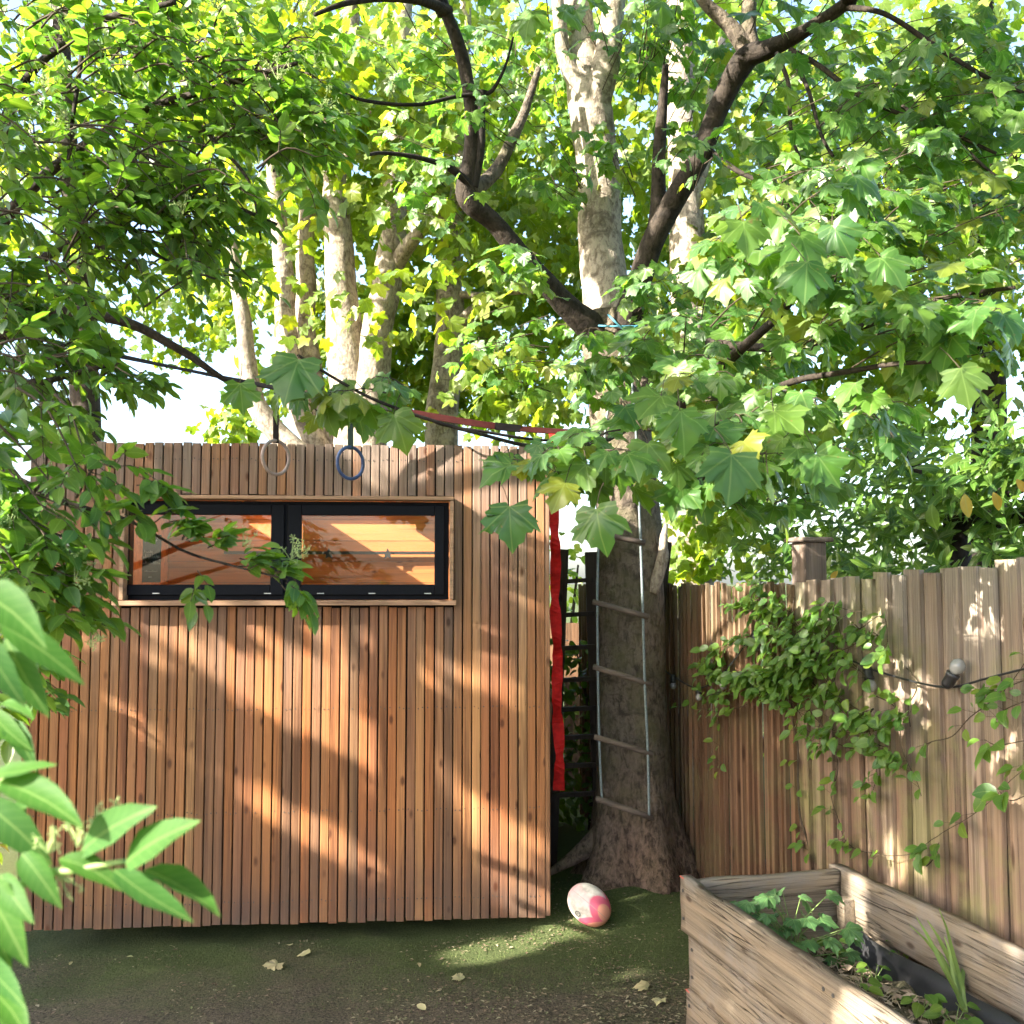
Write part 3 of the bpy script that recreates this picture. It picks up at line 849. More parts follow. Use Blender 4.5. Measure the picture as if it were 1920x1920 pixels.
# ================================================================== SLACKLINE with rings
SLP = [(-60, 604, 4.35), (100, 641, 4.5), (235, 670, 4.6), (400, 704, 4.75), (560, 736, 4.9), (657, 753, 4.97), (760, 772, 5.06), (900, 795, 5.2), (1000, 806, 5.35), (1100, 811, 5.48), (1165, 812, 5.56)]
sl = empty('slackline', at(1165, 812, 5.56), 0, 'dark webbing line turning red, tied from the trunk across the room', 'slackline')
pts, _ = catmull([at(*p) for p in SLP], [1] * len(SLP), 8)
def seg_ribbon(k0, k1, mat, name, wfun, tilt):
    sub = pts[k0:k1 + 1]
    m = MB(); n = len(sub)
    for i, p in enumerate(sub):
        k = (k0 + i) / len(pts)
        a = tilt(k)
        u = Vector((0.25 * math.sin(a), math.sin(a), math.cos(a))); wd = wfun(k)
        d = (sub[min(i + 1, n - 1)] - sub[max(i - 1, 0)]).normalized(); nn = d.cross(u).normalized()
        m.v += [p - u * wd / 2 - nn * .002, p + u * wd / 2 - nn * .002, p + u * wd / 2 + nn * .002, p - u * wd / 2 + nn * .002]
    for i in range(n - 1):
        for q in range(4): m.f.append([i * 4 + q, i * 4 + (q + 1) % 4, (i + 1) * 4 + (q + 1) % 4, (i + 1) * 4 + q])
    m.f += [[0, 1, 2, 3], [4 * n - 1, 4 * n - 2, 4 * n - 3, 4 * n - 4]]
    m.build(name, M[mat], sl)
N = len(pts)
seg_ribbon(0, 47, 'webbing', 'webbing', lambda k: 0.030, lambda k: 0.9 + 0.2 * math.sin(k * 30))
seg_ribbon(47, 58, 'red_dark', 'webbing', lambda k: 0.040, lambda k: 0.5)
seg_ribbon(58, 62, 'webbing', 'ratchet_sleeve', lambda k: 0.044, lambda k: 0.4)
seg_ribbon(62, 69, 'red_dark', 'webbing', lambda k: 0.038, lambda k: 0.6)
seg_ribbon(69, N - 1, 'webbing', 'webbing', lambda k: 0.030, lambda k: 0.6)
pa, ra = px_path([(800, 783, 5.08, 2), (830, 797, 5.08, 2.4), (900, 808, 5.12, 3), (985, 822, 5.2, 3), (1060, 826, 5.35, 2.5), (1165, 818, 5.56, 2.5)])
MB().tube(pa, ra, 6).build('tail_cord', M['webbing'], sl, True)
def ring(px, pyt, pyr, Y, wpx, hpx, mat, smat, label):
    top = at(px, pyt, Y)
    e = empty('gym_ring', at(px, pyr + hpx / 2, Y), 0, label, 'gym ring', 'rings hanging from the slackline')
    c = at(px, pyr, Y); rr = pxr(hpx / 2, Y)
    yaw = math.acos(min(1, wpx / hpx))
    m = MB(); n = 40
    loop = [c + Vector((math.cos(yaw) * math.cos(a) * rr, math.sin(yaw) * math.cos(a) * rr, math.sin(a) * rr)) for a in [2 * math.pi * k / n for k in range(n + 1)]]
    m.tube(loop, [0.0085] * (n + 1), 10, cap=False)
    m.build('hoop', M[mat], e, True)
    tpc = c + Vector((0, 0, rr))
    s = MB()
    s.bar(top + Vector((-.006, 0, .016)), tpc + (top - tpc) * .62 + Vector((0, 0, 0)), .005, .004, (0, 1, 0)); s.bar(top + Vector((.010, 0.004, .016)), tpc + (top - tpc) * .62, .005, .004, (0, 1, 0))
    s.build('strap_loop', M['webbing'], e)
    MB().bar(tpc + (top - tpc) * .68, tpc + Vector((0, 0, -.012)), 0.026, 0.010, (0, 1, 0)).build('strap', M[smat], e)
    MB().lathe([(0.012, -.012), (0.016, -.006), (0.016, .006), (0.012, .012)], tpc + (top - tpc) * .66, (0, 0, 1), 10).build('buckle', M['black'], e, True)
ring(517, 733, 858, 4.86, 38, 64, 'ring_wood', 'webbing', 'pale brown ring hanging from the slackline, nearer the elder')
ring(657, 757, 868, 4.97, 42, 60, 'ring_blue', 'strap_green', 'blue ring hanging from the slackline on a dark green strap')

# ================================================================== FENCE
FD = Vector((0.2588, -0.9659, 0)); FN = Vector((-0.9659, -0.2588, 0))     # along (towards camera), facing the garden
F0 = Vector((1.47, 4.135, 0))
def fence_hit(px, py, off=0.0):
    d = ray(px, py); o = F0 + FN * off
    return CAMP + d * ((o - CAMP).dot(FN) / d.dot(FN))
def fence_s(p): return (p - F0).dot(FD)
s_post = fence_s(fence_hit(1490, 1060))
FRZ = math.atan2(FD.y, FD.x)
bw = 0.125; fe = 0.100
def board_mesh(h, v):
    # feather edge: thick edge laps over the thin edge of the next board; garden side is -y... local x runs along FD, local y is +90 deg
    rs = random.Random(v)
    m = MB(); nz = 6
    for i in range(nz):
        z = h * i / (nz - 1); wv = rs.uniform(-.002, .002); bx = rs.uniform(-.0015, .0015)
        cut = rs.uniform(-.004, .004) if i == nz - 1 else 0
        m.v += [Vector((bx, -0.006 + wv, z)), Vector((bw + bx, -0.030 + wv, z + cut)), Vector((bw + bx, -0.010 + wv, z + cut)), Vector((bx, -0.001 + wv, z))]
    for i in range(nz - 1):
        for k in range(4): m.f.append([i * 4 + k, i * 4 + (k + 1) % 4, (i + 1) * 4 + (k + 1) % 4, (i + 1) * 4 + k])
    m.f += [[3, 2, 1, 0], [4 * nz - 4, 4 * nz - 3, 4 * nz - 2, 4 * nz - 1]]
    return m.mesh('board', M[fmat])
fmat = 'fence'; bms = [board_mesh(1.0, v) for v in range(6)]
fmat = 'fence_shade_brown'; bms2 = [board_mesh(1.0, v + 9) for v in range(6)]
def fence_panel(s0, s1, zt0, zt1, label, bms, fe):
    e = empty('garden_fence', F0 + FD * s0, FRZ, label, 'fence', 'sections of the garden fence')
    n = int((s1 - s0) / fe); L = n * fe
    for i in range(n):
        k = i / max(1, n - 1); h = zt0 + (zt1 - zt0) * k + random.uniform(-.012, .012) - 0.04
        o = link('board', bms[random.randrange(6)], e, (i * fe, random.uniform(-.003, .003), 0.04))
        o.scale = ((fe + .025 * fe / .1) / bw * (1 + random.uniform(-.08, .02)), 1, h)
        o.rotation_euler = (0, random.uniform(-.006, .006), random.uniform(-.035, .035))
    for z in (0.35, 0.95, 1.5):
        MB().box((L / 2, 0.024, z), (L, 0.045, 0.07)).build('rail', M['fence_post'], e, local=True)
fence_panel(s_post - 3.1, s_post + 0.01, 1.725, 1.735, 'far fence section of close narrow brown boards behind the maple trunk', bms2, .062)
fence_panel(s_post + 0.012, s_post + 2.4, 1.745, 1.86, 'near fence section of weathered boards with green tinge beside raised bed', bms, .1)
pp = F0 + FD * s_post - FN * 0.075
post = empty('fence_post', pp, FRZ, 'square grey wooden fence post with flat cap above the boards', 'fence post')
bevel(MB().box((0, 0, 0.965), (0.118, 0.112, 1.93)).build('shaft', M['fence_post'], post, local=True), 0.004)
bevel(MB().box((0, 0, 1.942), (0.165, 0.165, 0.022)).build('cap', M['fence_post'], post, local=True), 0.006)

# back fence seen through the gap beside the trunk
bf = empty('back_fence', (-0.4, 8.6, 0), 0, 'brown board fence far behind, seen through the wooden ladder', 'fence')
bfm = MB().box((0, 0, 0.7), (0.135, 0.018, 1.4)).mesh('board', M['fence_shade_brown'])
for i in range(26):
    link('board', bfm, bf, (i * 0.14 - 1.2, random.uniform(-.006, .006), random.uniform(-.02, .02)))

# ================================================================== RAISED BED
PD = Vector((0.2560, -0.9667, 0)); PN = Vector((0.9667, 0.2560, 0))       # towards camera, to the right
P0 = at(1275, 1640, 4.0); PZ = P0.z
P0 = Vector((P0.x, P0.y, 0))
PRZ = math.atan2(PD.y, PD.x)
bed = empty('raised_bed', P0, PRZ, 'raised garden bed of weathered grey boards with red painted ends', 'raised bed')
LB = 2.05; WB = 0.655
# local: x along PD (towards camera), y = +90deg from x = (−PD.y.. ) -> points to the right (+PN)
def plank(L, h, th, v, sag=0.0):
    rs = random.Random(v); m = MB(); nx_ = 40; nz_ = 8
    grid = {}
    for side in (0, 1):
        for i in range(nx_ + 1):
            for j in range(nz_ + 1):
                x = L * i / nx_; z = h * j / nz_
                ed = (0.007 * noise.noise(Vector((x * 5, v * 3.1, j))) if j in (0, nz_) else 0)
                ed += (-0.03 * max(0, noise.noise(Vector((x * 3.1, v * 7.7, 4)))) if j == nz_ else 0)
                y = (0 if side == 0 else th) + 0.007 * noise.noise(Vector((x * 1.5, z * 9, v + side * 5))) + 0.003 * noise.noise(Vector((x * 6, z * 60, v)))
                grid[side, i, j] = len(m.v)
                m.v.append(Vector((x, y, z + ed - sag * math.sin(math.pi * i / nx_))))
    for i in range(nx_):
        for j in range(nz_):
            m.f.append([grid[0, i, j], grid[0, i + 1, j], grid[0, i + 1, j + 1], grid[0, i, j + 1]])
            m.f.append([grid[1, i, j + 1], grid[1, i + 1, j + 1], grid[1, i + 1, j], grid[1, i, j]])
    for i in range(nx_):
        m.f.append([grid[0, i, nz_], grid[0, i + 1, nz_], grid[1, i + 1, nz_], grid[1, i, nz_]])
        m.f.append([grid[1, i, 0], grid[1, i + 1, 0], grid[0, i + 1, 0], grid[0, i, 0]])
    for j in range(nz_):
        m.f.append([grid[0, 0, j], grid[0, 0, j + 1], grid[1, 0, j + 1], grid[1, 0, j]])
        m.f.append([grid[0, nx_, j + 1], grid[0, nx_, j], grid[1, nx_, j], grid[1, nx_, j + 1]])
    return m
hs = [0.205, 0.20, PZ - 0.42]
zt = PZ
for i, h in enumerate(hs):
    o = plank(LB, h - 0.006, 0.042, 3 + i).build('plank', M['sleeper'], bed, True, True)
    o.location = (0.0 if i == 0 else 0.045, 0.0 + (0.012 if i == 1 else 0), zt - h)
    o.rotation_euler = (0, (0.0, 0.01, -.004)[i], (0, 0.006, 0)[i])
    if i != 1: MB().box((0.014, 0.021, (h - .006) + 0.0005), (0.034, 0.044, 0.004)).build('painted_edge', M['redpaint'], o, local=True)
    for xs_ in (0.03, 1.0, 1.05):
        for zs_ in (0.25, 0.75):
            MB().lathe([(0.007, 0), (0.006, .0025), (0.002, .003)], (xs_, -.002, h * zs_), (0, -1, 0), 8).build('screw', M['steel_dark'], o, local=True)
    zt -= h
zt = PZ
for i, h in enumerate(hs):
    o = plank(LB, h - 0.006, 0.045, 13 + i).build('plank', M['sleeper'], bed, True, True)
    o.location = (-0.02, WB, zt - h)
    o.rotation_euler = (0, (-0.004, 0.004, 0)[i], 0)
    zt -= h
for i, h in enumerate((0.31, PZ - 0.32)):
    o = plank(WB - 0.05, h - 0.005, 0.04, 23 + i).build('plank', M['sleeper'], bed, True, True)
    o.rotation_euler = (0, 0, R(90)); o.location = (0.062, 0.046, PZ - 0.01 - (0.31 if i == 0 else PZ - 0.005))
MB().box((0.125, WB - 0.022, PZ - 0.36), (0.05, 0.045, 0.52)).build('corner_post', M['sleeper'], bed, local=True)
# pond liner sagging inside the right side
m = MB(); nxl = 40
for i in range(nxl + 1):
    x = 0.10 + (LB - 0.15) * i / nxl
    sagz = 0.02 * noise.noise(Vector((x * 4, 1, 0)))
    for (yy, zz) in ((WB - 0.008, PZ - 0.205 + sagz), (WB - 0.022 + 0.012 * noise.noise(Vector((x * 6, 3, 0))), PZ - 0.25), (WB - 0.05, PZ - 0.33), (WB - 0.10, PZ - 0.43)):
        m.v.append(Vector((x, yy, zz)))
for i in range(nxl):
    for k in range(3): m.f.append([i * 4 + k, (i + 1) * 4 + k, (i + 1) * 4 + k + 1, i * 4 + k + 1])
o = m.build('liner', M['liner'], bed, True, True)
sd = o.modifiers.new('thickness', 'SOLIDIFY'); sd.thickness = 0.002
# soil
m = MB(); na, nb_ = 50, 20
def soil_z(x, y): return PZ - 0.235 + 0.05 * noise.noise(Vector((x * 4, y * 5, 2))) + 0.03 * noise.noise(Vector((x * 14, y * 14, 5))) - 0.05 * (y / WB)
for i in range(na + 1):
    for j in range(nb_ + 1):
        x = 0.10 + (LB - .15) * i / na; y = 0.05 + (WB - 0.10) * j / nb_
        m.v.append(Vector((x, y, soil_z(x, y))))
for i in range(na):
    for j in range(nb_):
        a = i * (nb_ + 1) + j; m.f.append([a, a + nb_ + 1, a + nb_ + 2, a + 1])
m.build('soil', M['ground'], bed, True, True)
def bed_pt(x, y, z): return P0 + PD * x + PN * y + Vector((0, 0, z))
def straw_fn():
    x = random.uniform(0.15, 1.7); y = random.uniform(0.08, WB - .12)
    p = bed_pt(x, y, soil_z(x, y) + random.uniform(0, 0.03)); return p.x, p.y, p.z, 1.0
V, F = litter(1300, straw_fn, 0.006, 0.028)
me = bpy.data.meshes.new('dry_stems'); me.from_pydata(V, [], F); me.materials.append(M['dead'])
tag(link('dry_stems', me), 'dry straw and dead stems covering the bed soil', 'dry stems', kind='stuff')
m = MB()
for i in range(330):
    x = random.uniform(0.25, 1.6); y = random.uniform(0.12, WB - .16)
    p = bed_pt(x, y, soil_z(x, y) + .012); d = rv(0.07); d.z = abs(d.z) * .4
    m.tube([p, p + d * .5 + Vector((0, 0, .012)), p + d], [0.0016, 0.0014, 0.0008], 4)
o = m.build('dead_stalks', plain('straw', (0.36, 0.29, 0.19), 0.8)); tag(o, 'tangle of pale dead stalks lying in the raised bed', 'dead stalks', kind='stuff')

SHADE_SEED, SHADE_N = 5, 600
# ================================================================== MAPLE with the rope ladder
def limb(parent, L, mat, seg=12, sub=8, rough=0.06, name='branch', wobble=0.012, seed=0):
    pa, ra = px_path(L, sub)
    pa = wob(pa, wobble, 2.5, seed)
    o = MB().tube(pa, ra, seg, True, rough, 9.0).build(name, M[mat], parent, True)
    return pa
mb_ = at(1190, 1655, 5.82)
maple = empty('maple_tree', (mb_.x, mb_.y, 0), 0, 'big maple with thick forked trunk and a rope ladder, beside the fence', 'tree')
# trunk with root flare
tp = [(1196, 1690, 5.82, 78), (1192, 1600, 5.82, 72), (1187, 1480, 5.82, 66), (1183, 1300, 5.82, 63), (1182, 1120, 5.82, 63), (1180, 980, 5.82, 60), (1168, 840, 5.82, 56), (1155, 720, 5.82, 55), (1150, 640, 5.82, 60), (1150, 590, 5.82, 56)]
pa, ra = px_path(tp, 10)
m = MB(); seg = 44; n = len(pa)
for i in range(n):
    for k in range(seg):
        a = 2 * math.pi * k / seg
        r = ra[i]
        h = pa[i].z
        fl = math.exp(-max(0, h) / 0.26)
        rib = 0.5 + 0.5 * math.sin(5 * a + 1.1) * 0.8 + 0.25 * math.sin(3 * a + 2.0)
        r *= 1 + fl * (0.45 + 0.75 * rib) + 0.05 * math.exp(-h / 0.7) * math.sin(5 * a + 1.1 + h)
        d = Vector((math.cos(a), math.sin(a), 0))
        if d.x > 0.3: r = min(r, ra[i] * 1.5)                      # the fence stops the roots there
        q = pa[i] + d * r
        r += 0.010 * noise.noise(q * 6) + 0.006 * noise.noise(Vector((q.x * 20, q.y * 20, q.z * 7)))
        m.v.append(pa[i] + d * r)
for i in range(n - 1):
    for k in range(seg):
        m.f.append([i * seg + k, i * seg + (k + 1) % seg, (i + 1) * seg + (k + 1) % seg, (i + 1) * seg + k])
m.build('trunk', M['bark_grey'], maple, True)
# roots that run out over the soil
for L in ([(1140, 1560, 5.78, 24), (1100, 1592, 5.74, 17), (1060, 1618, 5.7, 11), (1020, 1640, 5.66, 4)], [(1228, 1610, 5.66, 30), (1240, 1650, 5.56, 22), (1246, 1680, 5.48, 10)]):
    limb(maple, L, 'bark_grey', 12, 6, 0.12, 'root')
mid = limb(maple, [(1150, 650, 5.84, 52), (1135, 560, 5.9, 46), (1125, 450, 5.95, 42), (1121, 330, 6.0, 41), (1105, 200, 6.05, 42), (1085, 60, 6.1, 30), (1078, -120, 6.1, 24)], 'bark_pale', 20, 8, 0.05)
limb(maple, [(1108, 210, 6.02, 34), (1135, 120, 6.0, 27), (1150, 20, 6.0, 22), (1165, -120, 6.0, 18)], 'bark_pale', 16)
limb(maple, [(1105, 190, 6.02, 24), (1060, 110, 6.0, 16), (1050, 30, 5.95, 13), (1040, -100, 5.9, 11)], 'bark_pale', 12)
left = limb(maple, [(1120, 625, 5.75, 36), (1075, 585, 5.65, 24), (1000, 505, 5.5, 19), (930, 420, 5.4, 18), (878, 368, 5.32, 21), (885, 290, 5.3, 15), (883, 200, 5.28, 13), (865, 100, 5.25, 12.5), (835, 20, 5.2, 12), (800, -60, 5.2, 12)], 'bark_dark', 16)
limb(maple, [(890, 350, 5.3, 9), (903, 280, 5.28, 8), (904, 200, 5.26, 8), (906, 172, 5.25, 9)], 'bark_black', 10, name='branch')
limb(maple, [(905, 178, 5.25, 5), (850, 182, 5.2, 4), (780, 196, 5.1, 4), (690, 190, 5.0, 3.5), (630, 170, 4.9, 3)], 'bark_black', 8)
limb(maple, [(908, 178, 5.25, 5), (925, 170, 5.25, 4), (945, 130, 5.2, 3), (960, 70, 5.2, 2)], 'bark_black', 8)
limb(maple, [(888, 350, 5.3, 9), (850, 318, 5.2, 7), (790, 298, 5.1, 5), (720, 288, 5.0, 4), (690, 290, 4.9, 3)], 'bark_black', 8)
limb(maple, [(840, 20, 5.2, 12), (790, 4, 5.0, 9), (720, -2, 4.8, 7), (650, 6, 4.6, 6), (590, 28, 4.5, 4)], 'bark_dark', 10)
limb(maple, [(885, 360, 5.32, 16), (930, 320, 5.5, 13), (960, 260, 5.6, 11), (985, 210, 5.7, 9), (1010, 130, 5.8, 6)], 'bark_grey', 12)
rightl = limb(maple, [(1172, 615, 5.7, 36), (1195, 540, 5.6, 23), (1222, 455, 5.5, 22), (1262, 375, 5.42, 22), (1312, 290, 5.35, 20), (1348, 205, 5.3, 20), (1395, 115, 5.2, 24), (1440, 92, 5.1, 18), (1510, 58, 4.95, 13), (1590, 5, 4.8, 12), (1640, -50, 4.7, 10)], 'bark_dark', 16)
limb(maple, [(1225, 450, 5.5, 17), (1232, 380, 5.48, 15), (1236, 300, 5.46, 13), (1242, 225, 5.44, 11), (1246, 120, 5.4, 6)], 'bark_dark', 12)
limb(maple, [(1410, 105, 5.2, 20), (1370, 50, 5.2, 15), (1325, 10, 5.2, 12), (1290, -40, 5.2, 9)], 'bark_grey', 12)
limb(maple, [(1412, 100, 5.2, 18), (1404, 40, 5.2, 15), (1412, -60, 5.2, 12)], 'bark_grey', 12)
# hanging twigs from the right limb
for L in ([(1455, 100, 5.0, 5), (1478, 160, 4.9, 4), (1484, 250, 4.8, 3.5), (1500, 295, 4.7, 2.5)], [(1478, 100, 5.0, 5), (1515, 170, 4.8, 4), (1540, 250, 4.7, 3.5), (1562, 290, 4.6, 3)],
          [(1480, 95, 5.0, 7), (1530, 120, 4.9, 5), (1590, 165, 4.8, 5), (1650, 200, 4.7, 4), (1750, 235, 4.6, 4), (1870, 290, 4.5, 3)], [(1590, 15, 4.8, 6), (1660, 25, 4.6, 5), (1760, 90, 4.5, 5), (1850, 145, 4.4, 4), (1925, 175, 4.4, 3)],
          [(1330, 280, 5.35, 7), (1380, 320, 5.2, 5), (1440, 350, 5.0, 4), (1520, 420, 4.6, 3)],
          [(1690, 200, 4.7, 4), (1780, 255, 4.5, 4), (1860, 325, 4.4, 3), (1930, 360, 4.3, 2)]):
    limb(maple, L, 'bark_dark', 8, 6, 0.02)
# low boughs that carry the near leaves
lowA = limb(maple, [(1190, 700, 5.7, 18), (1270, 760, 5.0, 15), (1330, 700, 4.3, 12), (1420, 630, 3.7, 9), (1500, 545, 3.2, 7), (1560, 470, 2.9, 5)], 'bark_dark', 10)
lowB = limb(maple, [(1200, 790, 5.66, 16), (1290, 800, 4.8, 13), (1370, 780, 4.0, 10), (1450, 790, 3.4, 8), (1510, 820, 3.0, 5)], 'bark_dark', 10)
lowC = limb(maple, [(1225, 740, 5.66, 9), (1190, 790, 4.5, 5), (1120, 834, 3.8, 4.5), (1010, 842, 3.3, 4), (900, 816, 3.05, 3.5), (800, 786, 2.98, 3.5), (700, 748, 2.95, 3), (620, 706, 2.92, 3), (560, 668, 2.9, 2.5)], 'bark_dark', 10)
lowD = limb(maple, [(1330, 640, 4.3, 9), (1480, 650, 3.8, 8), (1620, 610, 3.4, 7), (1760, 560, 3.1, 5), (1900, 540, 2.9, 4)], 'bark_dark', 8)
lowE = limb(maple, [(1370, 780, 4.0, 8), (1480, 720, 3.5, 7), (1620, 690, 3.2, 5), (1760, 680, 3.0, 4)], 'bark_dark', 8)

LV = Leaves('maple', 'maple', 14, 'maple', seed=1)
tw = MB()
def maple_leaf_at(node, out, s, pet, face=None):
    """leaf on a stalk from node; blade hangs from the stalk end"""
    e = node + out * pet + Vector((0, 0, -0.25 * pet))
    tw.tube([node, node + out * pet * .55 + Vector((0, 0, .03 * pet)), e], [0.0016, 0.0013, 0.0013], 4, False)
    tip = Vector((out.x, out.y, 0)) * random.uniform(0.25, 0.9) + Vector((0, 0, -1)) * random.uniform(0.25, 1.0) + rv(0.35)
    nrm = Vector((out.x * .5, out.y * .5 - .25, 0.9)) + rv(0.6)
    LV.add(e, tip, nrm, s)
def maple_spray(p, o, s, nodes=3, L=0.32):
    o = o.normalized()
    start = p - o * L + Vector((0, 0, -0.04))
    path, rad = catmull([start, start + o * L * .5 + Vector((0, 0, .03)), p], [0.0034, 0.0026, 0.0016], 4)
    tw.tube(path, rad, 5, False)
    side = o.cross(Vector((0, 0, 1)))
    side = side.normalized() if side.length > .1 else Vector((1, 0, 0))
    upv = side.cross(o)
    for k in range(nodes):
        q = path[int((len(path) - 1) * (0.35 + 0.65 * k / max(1, nodes - 1)))]
        ax = side if k % 2 == 0 else (upv * .7 + side * .5).normalized()
        for sg in (-1, 1):
            if random.random() < 0.12: continue
            out = (ax * sg + o * random.uniform(.2, .8) + rv(.3)).normalized()
            maple_leaf_at(q, out, s * random.uniform(.5, 1.12), s * random.uniform(.35, .7))
    maple_leaf_at(path[-1], (o + rv(.4)).normalized(), s * random.uniform(.6, .95), s * .4)
TRK = at(1160, 600, 5.8)
def maple_clump(px, py, Y, rx, ry, rY, nsp, s, toward=0.35):
    c = at(px, py, Y)
    for i in range(nsp):
        v = rv(1.0)
        p = at(px + v.x * rx, py + v.z * ry, Y + v.y * rY)
        o = (p - TRK); o.z *= .4; o = o.normalized() + Vector((0, -toward, -.15)) + rv(.5)
        maple_spray(p, o, s * random.uniform(.8, 1.15), random.choice((2, 3, 3)), random.uniform(.2, .4))
# near hanging leaves seen largest
for (px, py, Y, wpx, tipa, face) in ((1372, 850, 2.45, 125, (-.12, -.25, -1), (.1, -.9, .45)), (955, 948, 2.75, 105, (.05, -.2, -1), (-.1, -.8, .6)), (1118, 952, 2.6, 110, (.12, -.15, -1), (-.45, -.8, .35)),
                                  (1393, 415, 2.75, 90, (.1, -.3, -1), (0, -.85, .5)), (1500, 440, 2.7, 100, (.3, -.3, -.9), (.1, -.7, .7)), (1512, 492, 2.6, 100, (-.1, -.4, -1), (.05, -.75, .55)),
                                  (560, 672, 2.85, 120, (-.2, -.2, -.8), (.1, -.8, .5)), (612, 755, 2.9, 80, (.1, -.1, -1), (-.6, -.7, .3)), (738, 775, 2.9, 95, (.35, -.1, -.9), (.1, -.9, .3)),
                                  (450, 718, 2.95, 75, (.1, .1, -1), (.2, -.8, .5)), (1240, 742, 2.75, 95, (-.5, -.4, -.5), (.2, -.6, .8)), (1275, 770, 2.7, 100, (.15, -.3, -1), (.1, -.8, .55)),
                                  (1440, 890, 2.6, 70, (.25, 0, -1), (.9, -.3, .2)), (1530, 850, 2.7, 95, (.6, -.1, -.9), (-.5, -.6, .6)), (1100, 870, 2.75, 90, (-.6, -.3, -.6), (.1, -.7, .7)),
                                  (960, 870, 2.7, 90, (-.8, -.2, -.4), (0, -.5, .85)), (1650, 480, 2.7, 95, (.5, -.3, -.8), (-.3, -.7, .6)), (1700, 560, 2.75, 100, (.2, -.5, -.5), (0, -.6, .8)),
                                  (1215, 830, 2.7, 95, (-.1, -.2, -1), (.2, -.85, .3)), (1800, 690, 2.7, 95, (.2, -.2, -1), (-.2, -.8, .4)), (1690, 640, 2.8, 80, (.1, .1, -1), (.8, -.5, .2)),
                                  (1600, 330, 2.8, 95, (.6, -.3, -.5), (0, -.6, .8)), (1560, 420, 2.7, 90, (.4, -.2, -.9), (-.5, -.6, .5)), (1340, 800, 2.8, 90, (.3, -.5, -.4), (0, -.5, .85)),
                                  (1450, 770, 2.7, 90, (.5, -.4, -.5), (-.1, -.6, .8)), (1060, 905, 2.7, 80, (-.3, -.5, -.6), (.2, -.6, .7))):
    p = at(px, py, Y)
    s = pxr(wpx, Y) / 1.25
    LV.add(p, tipa, face, s, keep=True)
    st = p + Vector((random.uniform(-.03, .03), 0.06, 0.07))
    tw.tube([st, (st + p) / 2 + Vector((0, 0.01, .01)), p], [0.0016, 0.0014, 0.0014], 4, False)
for a in ((1290, 850, 2.9, 230, 75, .3, 16, .10), (1080, 860, 2.95, 130, 50, .25, 8, .095), (1480, 470, 3.0, 190, 110, .35, 12, .10), (1700, 560, 3.0, 200, 130, .4, 15, .10),
          (1290, 730, 3.4, 170, 60, .35, 13, .10), (1560, 770, 3.1, 170, 80, .35, 14, .10), (640, 720, 2.95, 110, 35, .12, 5, .09), (1600, 350, 3.3, 200, 90, .5, 9, .10), (1830, 620, 3.0, 130, 150, .4, 12, .10),
          (1180, 655, 4.6, 150, 50, .4, 14, .10), (1350, 640, 4.4, 200, 90, .6, 26, .10), (1690, 160, 4.6, 250, 150, .8, 42, .10), (1350, 40, 5.9, 200, 90, .6, 22, .10),
          (1580, 300, 4.7, 180, 90, .6, 24, .10), (1000, 120, 6.3, 170, 140, .5, 30, .10), (1030, 310, 5.7, 80, 80, .25, 9, .09), (1120, 255, 5.5, 60, 40, .2, 6, .09), (800, 100, 5.9, 170, 90, .5, 20, .10), (770, 300, 6.0, 90, 120, .5, 14, .10),
          (1780, 350, 4.4, 190, 150, .7, 32, .10), (950, 640, 5.9, 130, 80, .4, 18, .095), (1250, -120, 5.2, 700, 120, 1.2, 30, .13), (2050, 300, 4.3, 120, 300, .9, 20, .12), (1120, 700, 4.9, 60, 40, .3, 6, .10),
          (1500, 130, 6.0, 200, 130, .5, 26, .10), (1260, 540, 5.2, 100, 60, .3, 11, .10), (1420, 520, 4.8, 120, 110, .4, 16, .10), (1180, 30, 5.5, 120, 60, .3, 9, .10), (1660, 420, 4.6, 200, 100, .5, 18, .10), (1850, 130, 4.6, 120, 150, .5, 20, .10), (1450, 900, 3.6, 150, 70, .3, 10, .10), (1270, 160, 6.4, 120, 120, .3, 14, .10), (960, 470, 4.9, 70, 60, .2, 5, .09), (1330, 250, 4.8, 80, 60, .2, 6, .09), (880, 250, 4.8, 60, 100, .2, 4, .085)):
    maple_clump(*a)
tw.build('twig', M['twig'], maple, True)['kind'] = 'stuff'
LV.finish(maple, 300, 'leaf', 'crown')
# the rest of the crown, high over the garden
OV = Leaves('maple', 'maple', 5, 'maple_lo', seed=41)
for i in range(210):
    c = Vector((random.uniform(-2.6, 3.6), random.uniform(-1.2, 5.0), random.uniform(4.7, 6.8)))
    if c.y > 1.4 * (c.z - 1.75) : continue
    for k in range(16): OV.add(c + rv(.32), rv(1) + Vector((0, 0, -.5)), Vector((0, 0, .8)) + rv(.6), .15 * random.uniform(.7, 1.15))
OV.finish(maple, 0, 'leaf', 'crown')
for e_ in ((-1.8, 2.4, 5.6), (0.2, 0.6, 5.7), (2.4, 1.2, 5.6)):
    q_ = Vector(e_); a_ = at(835, 20, 5.2) if e_[0] < 0 else at(1590, 5, 4.8)
    pa, ra = catmull([a_, a_ * .5 + q_ * .5 + Vector((0, 0, .5)), q_], [.035, .03, .012], 8)
    MB().tube(wob(pa, .04), ra, 8, True, .05).build('branch', M['bark_dark'], maple, True)

